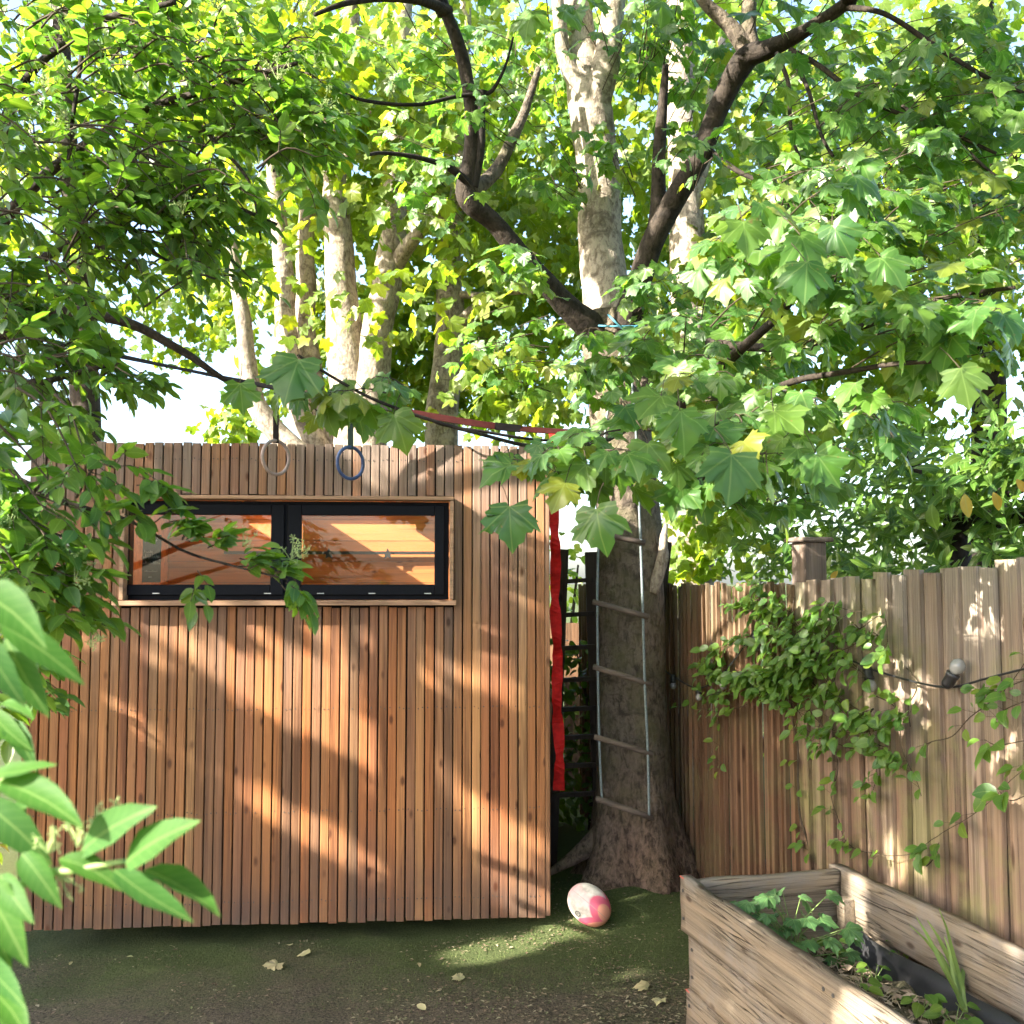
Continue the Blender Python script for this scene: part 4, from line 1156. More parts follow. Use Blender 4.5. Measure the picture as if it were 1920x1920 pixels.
# ================================================================== TREES BEHIND THE ROOM
def scatter(LVS, px, py, Y, rx, ry, rY, n, s, sub=10):
    for i in range(max(1, int(n * 1.3) // sub)):
        v = rv(1.0)
        c = at(px + v.x * rx, py + v.z * ry, Y + v.y * rY)
        axis = rv(1.0); axis.z *= .4; axis.normalize()
        for k in range(sub):
            p = c + axis * random.uniform(-.28, .28) + rv(0.2)
            out = rv(1.0); out.z = 0
            tip = out * .8 + Vector((0, 0, -random.uniform(.2, .9)))
            nrm = Vector((-.25, -.25, .85)) + rv(.75)
            LVS.add(p, tip, nrm, s * random.uniform(.65, 1.15))
def back_tree(name, base, label, stems, clumps, s, mat, n_ind, group='trees behind the garden room', lm='maple_far', kind='maple', lo='maple_lo', seed=2, sub=10):
    e = empty(name, base, 0, label, 'tree', group)
    for i, L in enumerate(stems):
        limb(e, L, mat, 14, 8, 0.06, 'trunk' if i == 0 else 'stem', 0.02, i * 3.3)
    lv = Leaves(kind, lm, 6, lo, seed=seed)
    for c in clumps: scatter(lv, *c, s, sub)
    lv.finish(e, n_ind, 'leaf', 'crown')
    return e
b = at(650, 1560, 8.1)
back_tree('sycamore_tree', (b.x, b.y, 0), 'pale many stemmed sycamore rising directly behind the garden room',
  [[(668, 1560, 8.1, 50), (670, 1200, 8.1, 46), (668, 830, 8.1, 44), (660, 740, 8.1, 42), (652, 660, 8.1, 38), (640, 560, 8.1, 31), (632, 440, 8.1, 27), (628, 330, 8.15, 22), (640, 200, 8.2, 20), (655, 60, 8.2, 15), (665, -100, 8.2, 12)],
   [(690, 860, 8.0, 34), (700, 700, 8.0, 32), (705, 620, 8.0, 29), (728, 520, 8.0, 28), (738, 420, 8.0, 24), (742, 300, 8.0, 21), (750, 150, 8.0, 19), (757, 0, 8.0, 17), (760, -120, 8, 14)],
   [(735, 500, 8.0, 18), (780, 440, 7.8, 14), (830, 398, 7.6, 11), (870, 370, 7.5, 9)],
   [(752, 140, 8.0, 11), (780, 90, 8.0, 9), (805, 40, 8.0, 7)],
   [(635, 180, 8.2, 11), (660, 110, 8.2, 9), (668, 30, 8.2, 8)],
   [(640, 860, 8.3, 26), (600, 780, 8.3, 24), (575, 640, 8.4, 20), (572, 500, 8.4, 18), (576, 380, 8.4, 15), (580, 250, 8.4, 13), (560, 100, 8.4, 10)],
   [(610, 860, 8.2, 26), (555, 740, 8.2, 22), (535, 600, 8.2, 20), (530, 480, 8.2, 18), (515, 350, 8.2, 14), (500, 200, 8.2, 10)],
   [(600, 880, 7.9, 24), (530, 825, 7.9, 22), (480, 755, 7.9, 19), (462, 660, 7.9, 16), (450, 560, 7.9, 14), (430, 450, 7.9, 10)],
   [(640, 320, 8.1, 10), (680, 240, 8.1, 9), (700, 200, 8.1, 7)]],
  [(620, 60, 8.8, 420, 220, 1.2, 1300), (560, 330, 9.2, 320, 130, .9, 700), (760, 380, 9.0, 190, 160, .9, 520), (520, 520, 9.6, 150, 120, .6, 240), (600, 600, 9.6, 200, 70, .5, 160), (720, 640, 9.6, 120, 80, .5, 200), (600, 150, 7.0, 300, 120, .6, 260), (740, 250, 7.2, 140, 120, .5, 120), (430, 800, 10.5, 60, 25, .4, 90), (760, 740, 10, 230, 70, .5, 420), (560, 700, 10.4, 90, 60, .4, 110), (560, 420, 7.2, 130, 160, .3, 50), (700, 330, 7.2, 170, 170, .3, 90), (620, 640, 7.3, 120, 70, .2, 20), (760, 560, 7.2, 120, 140, .3, 40), (560, 130, 7.2, 300, 160, .4, 260)],
  0.115, 'bark_pale', 300, seed=2)
b = at(835, 1560, 8.6)
back_tree('sycamore_tree', (b.x, b.y, 0), 'pale single trunk with a short side stub, between sycamore and maple',
  [[(826, 1560, 8.6, 36), (824, 1100, 8.6, 34), (828, 830, 8.6, 32), (838, 700, 8.6, 29), (846, 600, 8.6, 28), (842, 520, 8.6, 24), (852, 420, 8.7, 17), (866, 300, 8.8, 15), (868, 180, 8.9, 13), (872, 40, 9, 11), (880, -100, 9, 9)],
   [(856, 610, 8.6, 15), (880, 590, 8.5, 13), (905, 570, 8.4, 12), (912, 560, 8.4, 9)],
   [(850, 550, 8.6, 9), (900, 552, 8.4, 6), (960, 545, 8.2, 5), (1020, 545, 8.0, 4)]],
  [(930, 300, 9.6, 300, 300, 1.0, 950), (900, 620, 10.0, 170, 110, .6, 380), (980, 740, 10.2, 110, 60, .5, 220), (1010, 480, 9.4, 160, 150, .8, 420), (900, 480, 7.4, 130, 150, .3, 60), (950, 740, 7.6, 120, 60, .3, 80), (1010, 330, 8, 120, 200, .4, 200)], 0.115, 'bark_pale', 200, seed=3)
b = at(1290, 1500, 7.4)
back_tree('sycamore_tree', (b.x, b.y, 0), 'tall pale grey trunk standing behind the dark right maple limb',
  [[(1300, 1500, 7.4, 46), (1297, 1000, 7.4, 42), (1296, 700, 7.4, 38), (1292, 480, 7.4, 35), (1284, 330, 7.4, 31), (1275, 180, 7.4, 29), (1276, 40, 7.4, 27), (1280, -120, 7.4, 24)],
   [(1285, 400, 7.4, 18), (1320, 300, 7.5, 13), (1335, 180, 7.6, 10), (1360, 60, 7.7, 8)]],
  [(1350, 250, 9.0, 260, 280, 1.0, 900), (1500, 560, 8.6, 240, 160, .8, 520), (1350, 780, 9.0, 230, 90, .6, 330), (1180, 500, 9.0, 160, 200, .8, 320), (1320, 600, 6.7, 130, 130, .25, 190), (1330, 830, 6.8, 150, 110, .25, 190), (1290, 1000, 6.9, 90, 90, .2, 80), (1400, 380, 7.6, 160, 160, .4, 260), (1160, 120, 8, 160, 140, .4, 240)], 0.112, 'bark_pale', 200, seed=4)
b = at(1850, 1400, 9.0)
back_tree('broadleaf_tree', (b.x, b.y, 0), 'leafy tree filling the sky beyond the fence on the far right',
  [[(1860, 1400, 9.0, 40), (1855, 900, 9, 34), (1850, 600, 9.0, 28), (1840, 300, 9.0, 22), (1850, 0, 9, 16)],
   [(1850, 520, 9.0, 14), (1780, 380, 8.8, 10), (1700, 260, 8.6, 7)], [(1850, 400, 9.0, 12), (1920, 260, 8.8, 9), (1980, 160, 8.6, 6)]],
  [(1750, 200, 9.0, 330, 300, 1.2, 1400), (1800, 560, 8.8, 250, 180, .9, 620), (1700, 740, 8.8, 240, 90, .7, 300), (2050, 400, 8.5, 180, 450, 1, 300), (1650, 420, 7.4, 260, 200, .5, 420)], 0.11, 'bark_dark', 200, seed=5)
# tree farther left behind the elder
b = at(150, 1500, 10.5)
back_tree('broadleaf_tree', (b.x, b.y, 0), 'pale leafy tree glimpsed far behind the elder on the far left',
  [[(170, 1500, 10.5, 34), (160, 800, 10.5, 28), (150, 500, 10.5, 24), (120, 200, 10.5, 18), (110, -100, 10.5, 14)], [(155, 550, 10.5, 14), (230, 350, 10.4, 10), (280, 150, 10.4, 7)]],
  [(200, 160, 10.5, 380, 280, 1.2, 1100), (80, 500, 10.5, 200, 140, .8, 330), (300, 600, 10.6, 130, 70, .4, 170), (420, 480, 10.6, 120, 110, .4, 200), (-150, 200, 10, 200, 400, 1, 200)], 0.12, 'bark_dark', 150, seed=6)

# ================================================================== ELDER on the left
eb = Vector((-2.62, 4.25, 0))
elder = empty('elder_bush', eb, 0, 'tall elder bush arching in from the left over the garden room', 'bush')
EM = MB(); EL = Leaves('elder', 'elder', 8, 'elder', seed=7)
def compound(p, d, L, s, lv=None, mb=None, nl=5, up=Vector((0, 0, 1))):
    """pinnate leaf: stalk with opposite leaflets and one at the end"""
    lv = lv or EL; mb = mb or EM
    d = d.normalized()
    side = d.cross(up); side = side.normalized() if side.length > .1 else Vector((1, 0, 0))
    nrm = side.cross(d).normalized()
    droop = Vector((0, 0, -0.35 * L))
    P = [p, p + d * L * .5 + droop * .25, p + d * L + droop]
    mb.tube(P, [0.0017, 0.0013, 0.0009], 4, False)
    end = (P[2] - P[1]).normalized()
    lv.add(P[2], end + rv(.25), nrm + rv(.5), s * random.uniform(.9, 1.1))
    for k in range(nl // 2):
        q = P[1] + (P[2] - P[1]) * (0.15 + 0.75 * k / max(1, nl // 2 - .01) if nl > 3 else 0.4) if k else P[1] - (P[1] - P[0]) * .1
        for sg in (-1, 1):
            if random.random() < .06: continue
            lv.add(q, side * sg * random.uniform(.8, 1.1) + end * random.uniform(.45, .8) + rv(.25) + Vector((0, 0, -.25)), nrm + rv(.55), s * random.uniform(.75, 1.05))
def elder_spray(p, o, s, npair=2, L=.3, lv=None, mb=None):
    o = o.normalized()
    st = p - o * L + Vector((0, 0, .05))
    path, rad = catmull([st, st + o * L * .5 + Vector((0, 0, .02)), p], [0.0042, 0.0032, 0.0018], 4)
    (mb or EM).tube(path, rad, 5, False)
    side = o.cross(Vector((0, 0, 1))); side = side.normalized() if side.length > .1 else Vector((1, 0, 0))
    for k in range(npair):
        q = path[int((len(path) - 1) * (0.4 + .5 * k / max(1, npair - 1)))]
        ax = side if k % 2 else (side * .5 + side.cross(o) * .8)
        for sg in (-1, 1):
            compound(q, ax * sg + o * .7 + rv(.25), s * random.uniform(1.3, 1.8), s, lv, mb, random.choice((5, 5, 7)))
    compound(p, o + rv(.3), s * 1.5, s, lv, mb, 5)
# stems and boughs
limb(elder, [(-30, 1700, 4.25, 26), (-40, 1200, 4.3, 22), (-50, 800, 4.3, 20), (-70, 560, 4.3, 17), (-60, 300, 4.2, 13), (-20, 100, 4.0, 9)], 'bark_grey', 14, name='trunk')
boughs = [[(-60, 700, 4.3, 15), (60, 590, 4.1, 12), (220, 600, 4.0, 10), (330, 655, 3.95, 8), (400, 700, 3.9, 6), (440, 722, 3.9, 4)],
          [(-60, 500, 4.25, 14), (80, 330, 3.8, 11), (240, 220, 3.5, 8), (420, 160, 3.3, 6), (560, 120, 3.2, 4)],
          [(-50, 350, 4.2, 12), (40, 160, 3.7, 9), (160, 60, 3.4, 7), (330, 0, 3.2, 5)],
          [(-60, 620, 4.3, 12), (60, 500, 3.6, 9), (220, 420, 3.3, 7), (400, 380, 3.2, 5), (520, 420, 3.1, 3)],
          [(-60, 800, 4.3, 12), (-20, 720, 3.6, 9), (80, 720, 3.2, 6), (200, 690, 3.0, 4)],
          [(-80, 1100, 4.2, 12), (-60, 900, 3.2, 9), (40, 900, 2.7, 6), (120, 935, 2.6, 5), (215, 962, 2.55, 3), (270, 990, 2.52, 3), (340, 1030, 2.5, 2.6), (420, 1058, 2.5, 2.3), (500, 1082, 2.5, 2), (540, 1092, 2.5, 1.5)],
          [(-80, 1150, 4.1, 10), (-30, 1000, 3.0, 7), (40, 1020, 2.6, 5), (100, 1090, 2.4, 3)],
          [(160, 60, 3.4, 5), (140, 200, 3.3, 4), (120, 330, 3.3, 2)], [(330, 190, 3.4, 5), (400, 260, 3.3, 4), (470, 340, 3.2, 3), (490, 450, 3.2, 2)], [(240, 420, 3.3, 4), (300, 480, 3.2, 3), (400, 520, 3.1, 2)]]
for i, L in enumerate(boughs): limb(elder, L, 'bark_dark', 9, 7, .05, 'branch', .015, i)
def elder_clump(px, py, Y, rx, ry, rY, n, s=.062):
    for i in range(int(n * 1.7)):
        v = rv(1.0)
        p = at(px + v.x * rx, py + v.z * ry, Y + v.y * rY)
        o = Vector((.8, -.25, -.1)) + rv(.7)
        elder_spray(p, o, s * random.uniform(.85, 1.15), random.choice((1, 2, 2)), random.uniform(.18, .34))
for a in ((110, 90, 3.5, 260, 150, .5, 20), (400, 110, 3.4, 230, 150, .5, 25), (120, 330, 3.2, 230, 150, .5, 20), (400, 320, 3.3, 210, 140, .4, 24), (560, 200, 3.3, 90, 190, .3, 15), (330, 480, 3.2, 180, 80, .3, 13), (90, 540, 3.2, 170, 90, .4, 14),
          (120, 680, 3.1, 180, 60, .35, 14), (60, 780, 3.0, 100, 50, .25, 6), (70, 960, 2.5, 90, 70, .2, 7, .075), (90, 1110, 2.4, 80, 80, .2, 8, .075), (170, 900, 2.55, 90, 30, .15, 2, .065), (30, 1250, 2.6, 40, 80, .2, 4, .07), (300, -120, 3.4, 420, 90, .7, 16), (-180, 350, 3.4, 150, 450, .8, 5)):
    elder_clump(*a)
# unseen elder sprays added left of the room to break up its sunlight
for i in range(8):
    elder_spray(Vector((random.uniform(-4.2, -2.75), random.uniform(3.5, 4.3), random.uniform(1.5, 3.3))), Vector((.5, 0, -.2)) + rv(.8), .075, 2, .3)
# sprays on the twig that crosses the window
for (px, py, s, o) in ((235, 955, .07, (.5, -.3, .3)), (300, 985, .06, (.6, -.3, .5)), (400, 1020, .05, (.6, -.2, .5)), (450, 1045, .05, (.7, -.2, .3)), (370, 1080, .045, (.2, -.3, -.6)), (540, 1090, .055, (.9, -.1, -.5)), (500, 1070, .05, (.6, -.3, .3)), (470, 1055, .05, (.5, -.3, .5)), (340, 1010, .055, (.5, -.3, .4)), (260, 900, .07, (.7, -.2, .2))):
    p = at(px, py, 2.5)
    for k in range(4): compound(p + rv(.025), Vector(o) + rv(.5), s * 1.1, s * 1.15, nl=random.choice((3, 5)))
def panicle(p, size, parent, d=Vector((0, 0, 1)), mat='bud'):
    m = MB()
    for i in range(7):
        a = p + Vector((0, 0, 0)); q = a + (d.normalized() * .7 + rv(.9)) * size
        m.tube([a, (a + q) / 2 + rv(size * .1), q], [0.0011, 0.0009, 0.0006], 4, False)
        for k in range(7):
            c = q + rv(size * .3); r = size * random.uniform(.035, .06)
            m.tube([q, c], [.0005, .0005], 3, False)
            m.poly([c + Vector(v) * r for v in ((1, 0, 0), (-1, 0, 0), (0, 1, 0), (0, -1, 0), (0, 0, 1), (0, 0, -1))], [(0, 2, 4), (2, 1, 4), (1, 3, 4), (3, 0, 4), (2, 0, 5), (1, 2, 5), (3, 1, 5), (0, 3, 5)])
    m.build('bud_cluster', M[mat], parent)
for px, py, Y, sz in ((455, 1025, 2.5, .035), (545, 1050, 2.5, .04), (560, 1045, 2.48, .03), (95, 265, 3.0, .07), (80, 160, 3.1, .06), (380, 30, 3.1, .06), (560, 40, 3.1, .06), (520, 150, 3.0, .06), (600, 210, 3.1, .05), (340, 410, 3.0, .05), (15, 1005, 2.4, .05), (140, 1090, 2.35, .05), (170, 1215, 2.35, .04), (280, 60, 3.1, .06), (590, 120, 3.1, .05)):
    panicle(at(px, py, Y), sz, elder, Vector((.3, -.4, .8)))
EM.build('twig', M['twig'], elder, True)['kind'] = 'stuff'
EL.finish(elder, 300, 'leaf', 'foliage')

# near elder sprig at the lower left, close to the lens
npb = at(-120, 1900, 1.15)
near = empty('elder_sprig', (npb.x, npb.y, 0), 0, 'bright green elder shoots close to the lens at the lower left', 'elder shoots')
NL = Leaves('elder', 'elder_near', 8, 'elder', seed=11)
nm = MB()
for L in ([(-140, 2150, 1.2, 16), (-60, 1850, 1.15, 13), (40, 1660, 1.1, 9), (140, 1632, 1.08, 7), (235, 1615, 1.07, 5)], [(-150, 2000, 1.2, 14), (-70, 1650, 1.18, 10), (-30, 1400, 1.15, 8), (-20, 1250, 1.12, 6), (0, 1165, 1.1, 5)], [(-80, 2050, 1.1, 9), (-20, 1900, 1.08, 6), (10, 1850, 1.07, 4)], [(-60, 1660, 1.17, 8), (-10, 1500, 1.15, 6), (10, 1455, 1.14, 4)]):
    pa, ra = px_path(L, 6)
    MB().tube(pa, ra, 8).build('stem', M['green_stem'], near, True)
for (x0, y0, x1, y1, Y, wf, tilt) in (
    (-60, 1105, 62, 1172, 1.05, 1.0, .3), (0, 1170, 150, 1250, 1.08, .8, .6), (10, 1195, 60, 1325, 1.10, .95, .2), (-40, 1190, 20, 1300, 1.08, .9, .2), (-20, 1455, 100, 1425, 1.1, .8, .5), (0, 1465, 148, 1545, 1.1, .75, .5), (-40, 1500, 70, 1610, 1.12, 1.0, .3),
    (40, 1600, 95, 1690, 1.09, 1.15, .2), (110, 1610, 218, 1650, 1.08, .9, .5), (150, 1600, 235, 1500, 1.09, .95, .4), (235, 1620, 315, 1535, 1.06, 1.15, .25), (212, 1630, 358, 1715, 1.07, .75, .7), (270, 1630, 410, 1710, 1.09, .8, .7), (0, 1640, 40, 1720, 1.1, 1.0, .2), (20, 1560, 60, 1460, 1.14, .9, .3),
    (-40, 1650, 25, 1780, 1.1, 1.1, .2), (-30, 1850, 45, 1920, 1.06, .9, .6), (-50, 1800, 30, 1840, 1.08, .7, .6), (-30, 1700, 10, 1800, 1.1, 1.0, .2), (-20, 1330, 55, 1400, 1.3, .8, .5), (0, 1320, 60, 1345, 1.3, .7, .6), (10, 1350, 50, 1420, 1.3, .8, .4), (-20, 1880, 30, 1960, 1.06, .9, .3)):
    a = at(x0, y0, Y); b2 = at(x1, y1, Y - .02 - .05 * random.random())
    d = b2 - a
    NL.add(a, d, Vector((random.uniform(-.3, .3), -.9 + tilt * .5, tilt + .25)), d.length * 1.02, keep=True)
    NL.T[-1] = NL.T[-1][:1] + (NL.T[-1][1] * wf * .72,) + NL.T[-1][2:]
panicle(at(175, 1560, 1.12), .028, near, Vector((.3, -.1, .8)))
panicle(at(150, 1585, 1.12), .024, near, Vector((-.1, -.1, .9)))
panicle(at(205, 1575, 1.12), .022, near, Vector((.6, -.1, .6)))
panicle(at(90, 1600, 1.1), .022, near, Vector((.3, -.1, .8)))
panicle(at(110, 1640, 1.1), .02, near, Vector((.3, -.1, -.2)))
NL.finish(near, 300, 'leaf', 'foliage')
# unseen tree added left of the garden, crown shaped for the dappled shade
tb_ = Vector((-6.6, 1.6, 0))
shade = empty('shade_tree', tb_, 0, 'unseen leafy tree added on the far left to shade the room', 'tree')
def wl(pts, rads, name='branch'):
    pa, ra = catmull([Vector(p) for p in pts], rads, 7)
    MB().tube(wob(pa, .04, 1.5), ra, 10, True, .06).build(name, M['bark_grey'], shade, True)
wl([(-6.6, 1.6, 0), (-6.55, 1.6, 1.5), (-6.4, 1.7, 3), (-6.2, 1.7, 4.6), (-6.0, 1.8, 6)], [.17, .14, .12, .09, .04], 'trunk')
for e_ in ((-4.6, 1.0, 4.3), (-5.0, 3.0, 4.6), (-7.6, 2.6, 4.4), (-4.4, 2.1, 5.2), (-6.0, .2, 4.9), (-7.2, .8, 5.6), (-5.6, 2.9, 5.6)):
    a_ = Vector((-6.42, 1.7, 2.7 + random.random())); q_ = Vector(e_)
    wl([a_, a_ * .5 + q_ * .5 + Vector((0, 0, -.25)), q_], [.06, .04, .012])
SH = Leaves('maple', 'maple', 4, 'maple_lo', seed=31)
srs = random.Random(SHADE_SEED)
BANDS = [([(220, 1170), (520, 1260), (760, 1400), (1000, 1640)], 56), ([(290, 1400), (430, 1450), (560, 1530), (700, 1600), (800, 1660)], 38), ([(430, 1180), (700, 1230), (1000, 1330)], 38),  # streaks to stay sunlit: leaf clumps shading them are mostly dropped
         ([(800, 1480), (1010, 1700)], 70), ([(180, 860), (320, 900)], 28), ([(520, 850), (700, 930)], 38), ([(760, 860), (960, 960)], 34), ([(900, 980), (1010, 1080)], 34), ([(880, 1150), (1020, 1260)], 40),
         ([(60, 1300), (230, 1330)], 26), ([(830, 1800), (1000, 1760)], 40), ([(1150, 1750), (1280, 1690)], 34)]
def seg_d(px, py, a, b):
    ax_, ay_ = b[0] - a[0], b[1] - a[1]
    k = max(0, min(1, ((px - a[0]) * ax_ + (py - a[1]) * ay_) / (ax_ * ax_ + ay_ * ay_)))
    return math.hypot(px - a[0] - k * ax_, py - a[1] - k * ay_)
def falls_in_gap(c):
    # where the shade of a leaf clump lands: on the front of the room or on the soil
    nrm = Vector((-math.sin(RZ), math.cos(RZ), 0))
    k = (room_pt(0, -.03, 0) - c).dot(nrm) / SUN.dot(nrm)
    p = c + SUN * k
    if p.z < 0: p = c + SUN * (-c.z / SUN.z)
    d = p - CAMP; dep = d.dot(FWD)
    if dep < .5: return False
    px, py = 960 + 1920 * d.x / dep, 960 - 1920 * d.dot(UPV) / dep
    return any(min(seg_d(px, py, a, b) for a, b in zip(L, L[1:])) < hw_ + 22 for L, hw_ in BANDS)
for i in range(SHADE_N):
    for _ in range(6):
        while True:
            v = Vector((srs.uniform(-1, 1), srs.uniform(-1, 1), srs.uniform(-1, 1)))
            if v.length < 1: break
        c = Vector((-6.3 + v.x * 1.9, 2.1 + v.y * 1.5, 4.35 + v.z * 1.6)) if i % 7 else Vector((-3.9 + v.x * .9, 1.2 + v.y * 1.0, 4.2 + v.z * 1.0))
        if not falls_in_gap(c): break
    else:
        if srs.random() > .22: continue
    for k in range(11):
        SH.add(c + rv(.13), rv(1) + Vector((0, 0, -.5)), -SUN + rv(.9), .13 * random.uniform(.7, 1.15))
SH.finish(shade, 0, 'leaf', 'crown')
# dark shrub left of the room, under the elder
b = Vector((-2.75, 5.0, 0))
shr = empty('shrub', b, 0, 'dark shrub at the left corner of the garden room', 'shrub')
sl_ = Leaves('elder', 'laurel', 5, 'elder', seed=12)
for i in range(900):
    p = b + Vector((random.gauss(-.15, .16), random.gauss(.1, .3), random.uniform(.05, 2.1)))
    if p.x > -2.5: continue
    sl_.add(p, rv(1) + Vector((0, -.2, -.3)), Vector((0, -.3, .8)) + rv(.7), .08)
MB().tube([b, b + Vector((-.05, .1, 1)), b + Vector((-.1, .1, 2))], [.03, .025, .01], 8).build('stem', M['bark_dark'], shr, True)
sl_.finish(shr, 60, 'leaf', 'foliage')

# ================================================================== LAUREL beyond the fence
b = fence_hit(1790, 1085, -.9); b = Vector((b.x, b.y, 0))
lau = empty('laurel_bush', b, 0, 'glossy laurel bush with a dark trunk looking over the fence', 'bush')
def lp(px, py, off): return fence_hit(px, py, -off)
for L in ([(1800, 1500, 1.0, .10), (1792, 1120, 1.0, .085), (1790, 1040, 1.0, .08), (1800, 985, 1.0, .07), (1850, 930, 1.0, .055), (1930, 895, 1.0, .045)], [(1795, 1000, 1.0, .05), (1760, 930, 1.0, .035), (1700, 850, .9, .02)], [(1830, 1000, 1.0, .06), (1880, 975, .98, .045), (1990, 950, .95, .04)]):
    pa, ra = catmull([lp(x, y, o_) for x, y, o_, r in L], [r for *_, r in L], 6)
    MB().tube(wob(pa, .02), ra, 12, True, .08).build('trunk' if L[0][1] == 1500 else 'branch', M['bark_black'], lau, True)
LL = Leaves('laurel', 'laurel', 6, 'laurel', seed=13)
lm_ = MB()
def whorl(p, ax, s, n=8, mat=None):
    ax = ax.normalized(); s1 = ax.orthogonal().normalized(); s2 = ax.cross(s1)
    lm_.tube([p - ax * .14, p], [.003, .002], 5, False)
    for k in range(n):
        a = k * 2.4 + random.random() * .5; r = s1 * math.cos(a) + s2 * math.sin(a)
        LL.add(p - ax * .012 * k, r + ax * random.uniform(.2, .9) + Vector((0, 0, -.15)), ax + r * -.4 + rv(.3), s * random.uniform(.7, 1.1), mat)
for (px, py, off, rx, ry, ro, n, s) in ((1750, 900, .75, 190, 110, .3, 70, .12), (1400, 1020, .9, 150, 70, .4, 62, .105), (1600, 1000, .8, 170, 80, .35, 64, .11), (1880, 830, .8, 120, 90, .3, 34, .12), (1600, 860, 1.4, 200, 110, .5, 60, .11), (1350, 930, 1.6, 140, 80, .5, 40, .11), (1890, 1020, .7, 70, 40, .2, 14, .11), (1660, 1065, .35, 130, 22, .15, 22, .10), (2000, 930, .9, 90, 160, .4, 26, .12)):
    for i in range(n):
        v = rv(1.0)
        p = lp(px + v.x * rx, py + v.z * ry, max(.12, off + v.y * ro))
        whorl(p, Vector((-.5, -.5, .7)) + rv(.8), s, random.choice((6, 7, 8, 9)))
for px, py, ty, s in ((1808, 925, (.12, -.1, -1), .082), (1862, 922, (.2, -.1, -.9), .062), (1905, 898, (.6, 0, -.5), .06), (1560, 1090, (.3, 0, .6), .05)):
    p = fence_hit(px, py, -.16)
    LL.add(p, ty, (-.4, -.8, .3), s * 1.15, 'yellow', keep=True); LL.T[-1] = LL.T[-1][:1] + (LL.T[-1][1] * 1.5,) + LL.T[-1][2:]
p = fence_hit(1748, 945, -.18)
LL.add(p, (.05, -.2, -1), (-.5, -.8, .35), .10, keep=True); LL.T[-1] = LL.T[-1][:1] + (LL.T[-1][1] * 1.7,) + LL.T[-1][2:]
lm_.build('twig', M['green_stem'], lau, True)['kind'] = 'stuff'
LL.finish(lau, 300, 'leaf', 'foliage')
# bank of greenery behind the back fence, seen through the wooden ladder
b = Vector((0.6, 9.3, 0))
bk = empty('hedge', b, 0, 'light green hedge standing behind the back fence', 'hedge')
hl = Leaves('round', 'maple_far', 5, 'round', seed=14)
for i in range(2600):
    p = b + Vector((random.uniform(-3.2, 3.4), random.gauss(0, .25), random.uniform(.2, 2.15)))
    hl.add(p, rv(1) + Vector((0, -.3, -.2)), Vector((-.2, -.4, .7)) + rv(.7), .085)
for k in range(5): MB().tube([b + Vector((k - 2, 0, 0)), b + Vector((k - 2.1, .05, 1)), b + Vector((k - 2, 0, 1.9))], [.03, .025, .01], 6).build('stem', M['bark_dark'], bk, True)
hl.finish(bk, 60, 'leaf', 'foliage')

b = Vector((0.55, 7.35, 0))
ivy = empty('ivy_bank', b, 0, 'dark low greenery seen through the wooden ladder rungs', 'ivy')
hl = Leaves('round', 'laurel', 5, 'round', seed=16)
for i in range(800):
    z_ = random.uniform(.02, 1.35)
    p = b + Vector((random.uniform(-.5, .55), random.gauss(0, .12), z_))
    hl.add(p, rv(1) + Vector((0, -.3, -.2)), Vector((-.2, -.4, .7)) + rv(.7), .07)
MB().tube([b, b + Vector((.05, .05, .6)), b + Vector((-.1, 0, 1.3))], [.02, .015, .006], 6).build('stem', M['bark_dark'], ivy, True)
hl.finish(ivy, 60, 'leaf', 'foliage')

# ================================================================== CLIMBER on the fence
cb = fence_hit(1500, 1600, .1)
cl = empty('climbing_plant', (cb.x, cb.y, 0), 0, 'leafy climber spreading over the fence around the post', 'climber')
CL = Leaves('round', 'climber', 6, 'round', seed=15)
cm = MB()
def vine(L, r=.0025, dens=26, s=.042, spread=.055, mat='twig'):
    dens *= .72; s *= 1.28
    pa, ra = catmull([fence_hit(x, y, o_) for x, y, o_ in L], [r * (1 - .6 * i / len(L)) for i in range(len(L))], 8)
    pa = wob(pa, .02, 6)
    cm.tube(pa, ra, 5, False)
    tot = sum((pa[i + 1] - pa[i]).length for i in range(len(pa) - 1))
    for k in range(int(tot * dens)):
        q = pa[min(len(pa) - 1, int(len(pa) * random.random()))]
        for sg in (-1, 1):
            out = (FD * sg * random.uniform(.3, 1) + FN * random.uniform(.2, 1) + Vector((0, 0, random.uniform(-.6, .6)))).normalized()
            e = q + out * random.uniform(.01, spread)
            cm.tube([q, e], [.0008, .0006], 3, False)
            CL.add(e, out + Vector((0, 0, -.5)) + rv(.3), FN + Vector((0, 0, .6)) + rv(.5), s * random.uniform(.6, 1.2))
vine([(1520, 1640, .03), (1500, 1500, .03), (1490, 1350, .05), (1480, 1220, .08), (1490, 1120, .08)], .006, 14)
for (px, py, rx, ry, n) in ((1450, 1220, 100, 70, 11), (1510, 1270, 100, 55, 12), (1400, 1290, 90, 45, 7), (1560, 1210, 70, 55, 7), (1440, 1125, 60, 55, 7), (1350, 1250, 70, 50, 5), (1510, 1150, 45, 55, 5), (1620, 1320, 70, 35, 5)):
    for i in range(n):
        v = rv(1)
        x, y = px + v.x * rx, py + v.y * ry
        vine([(x, y, .04), (x + random.uniform(-50, 50), y + random.uniform(-30, 40), .09), (x + random.uniform(-80, 90), y + random.uniform(-30, 80), .12)], .002, 30, .046)
vine([(1400, 1320, .08), (1350, 1330, .09), (1300, 1325, .09), (1275, 1330, .09)], .002, 12)
vine([(1345, 1310, .06), (1350, 1380, .06), (1345, 1440, .06)], .0018, 40, .035)
vine([(1520, 1330, .08), (1560, 1370, .10), (1640, 1370, .10), (1700, 1340, .10)], .002, 44, .044)
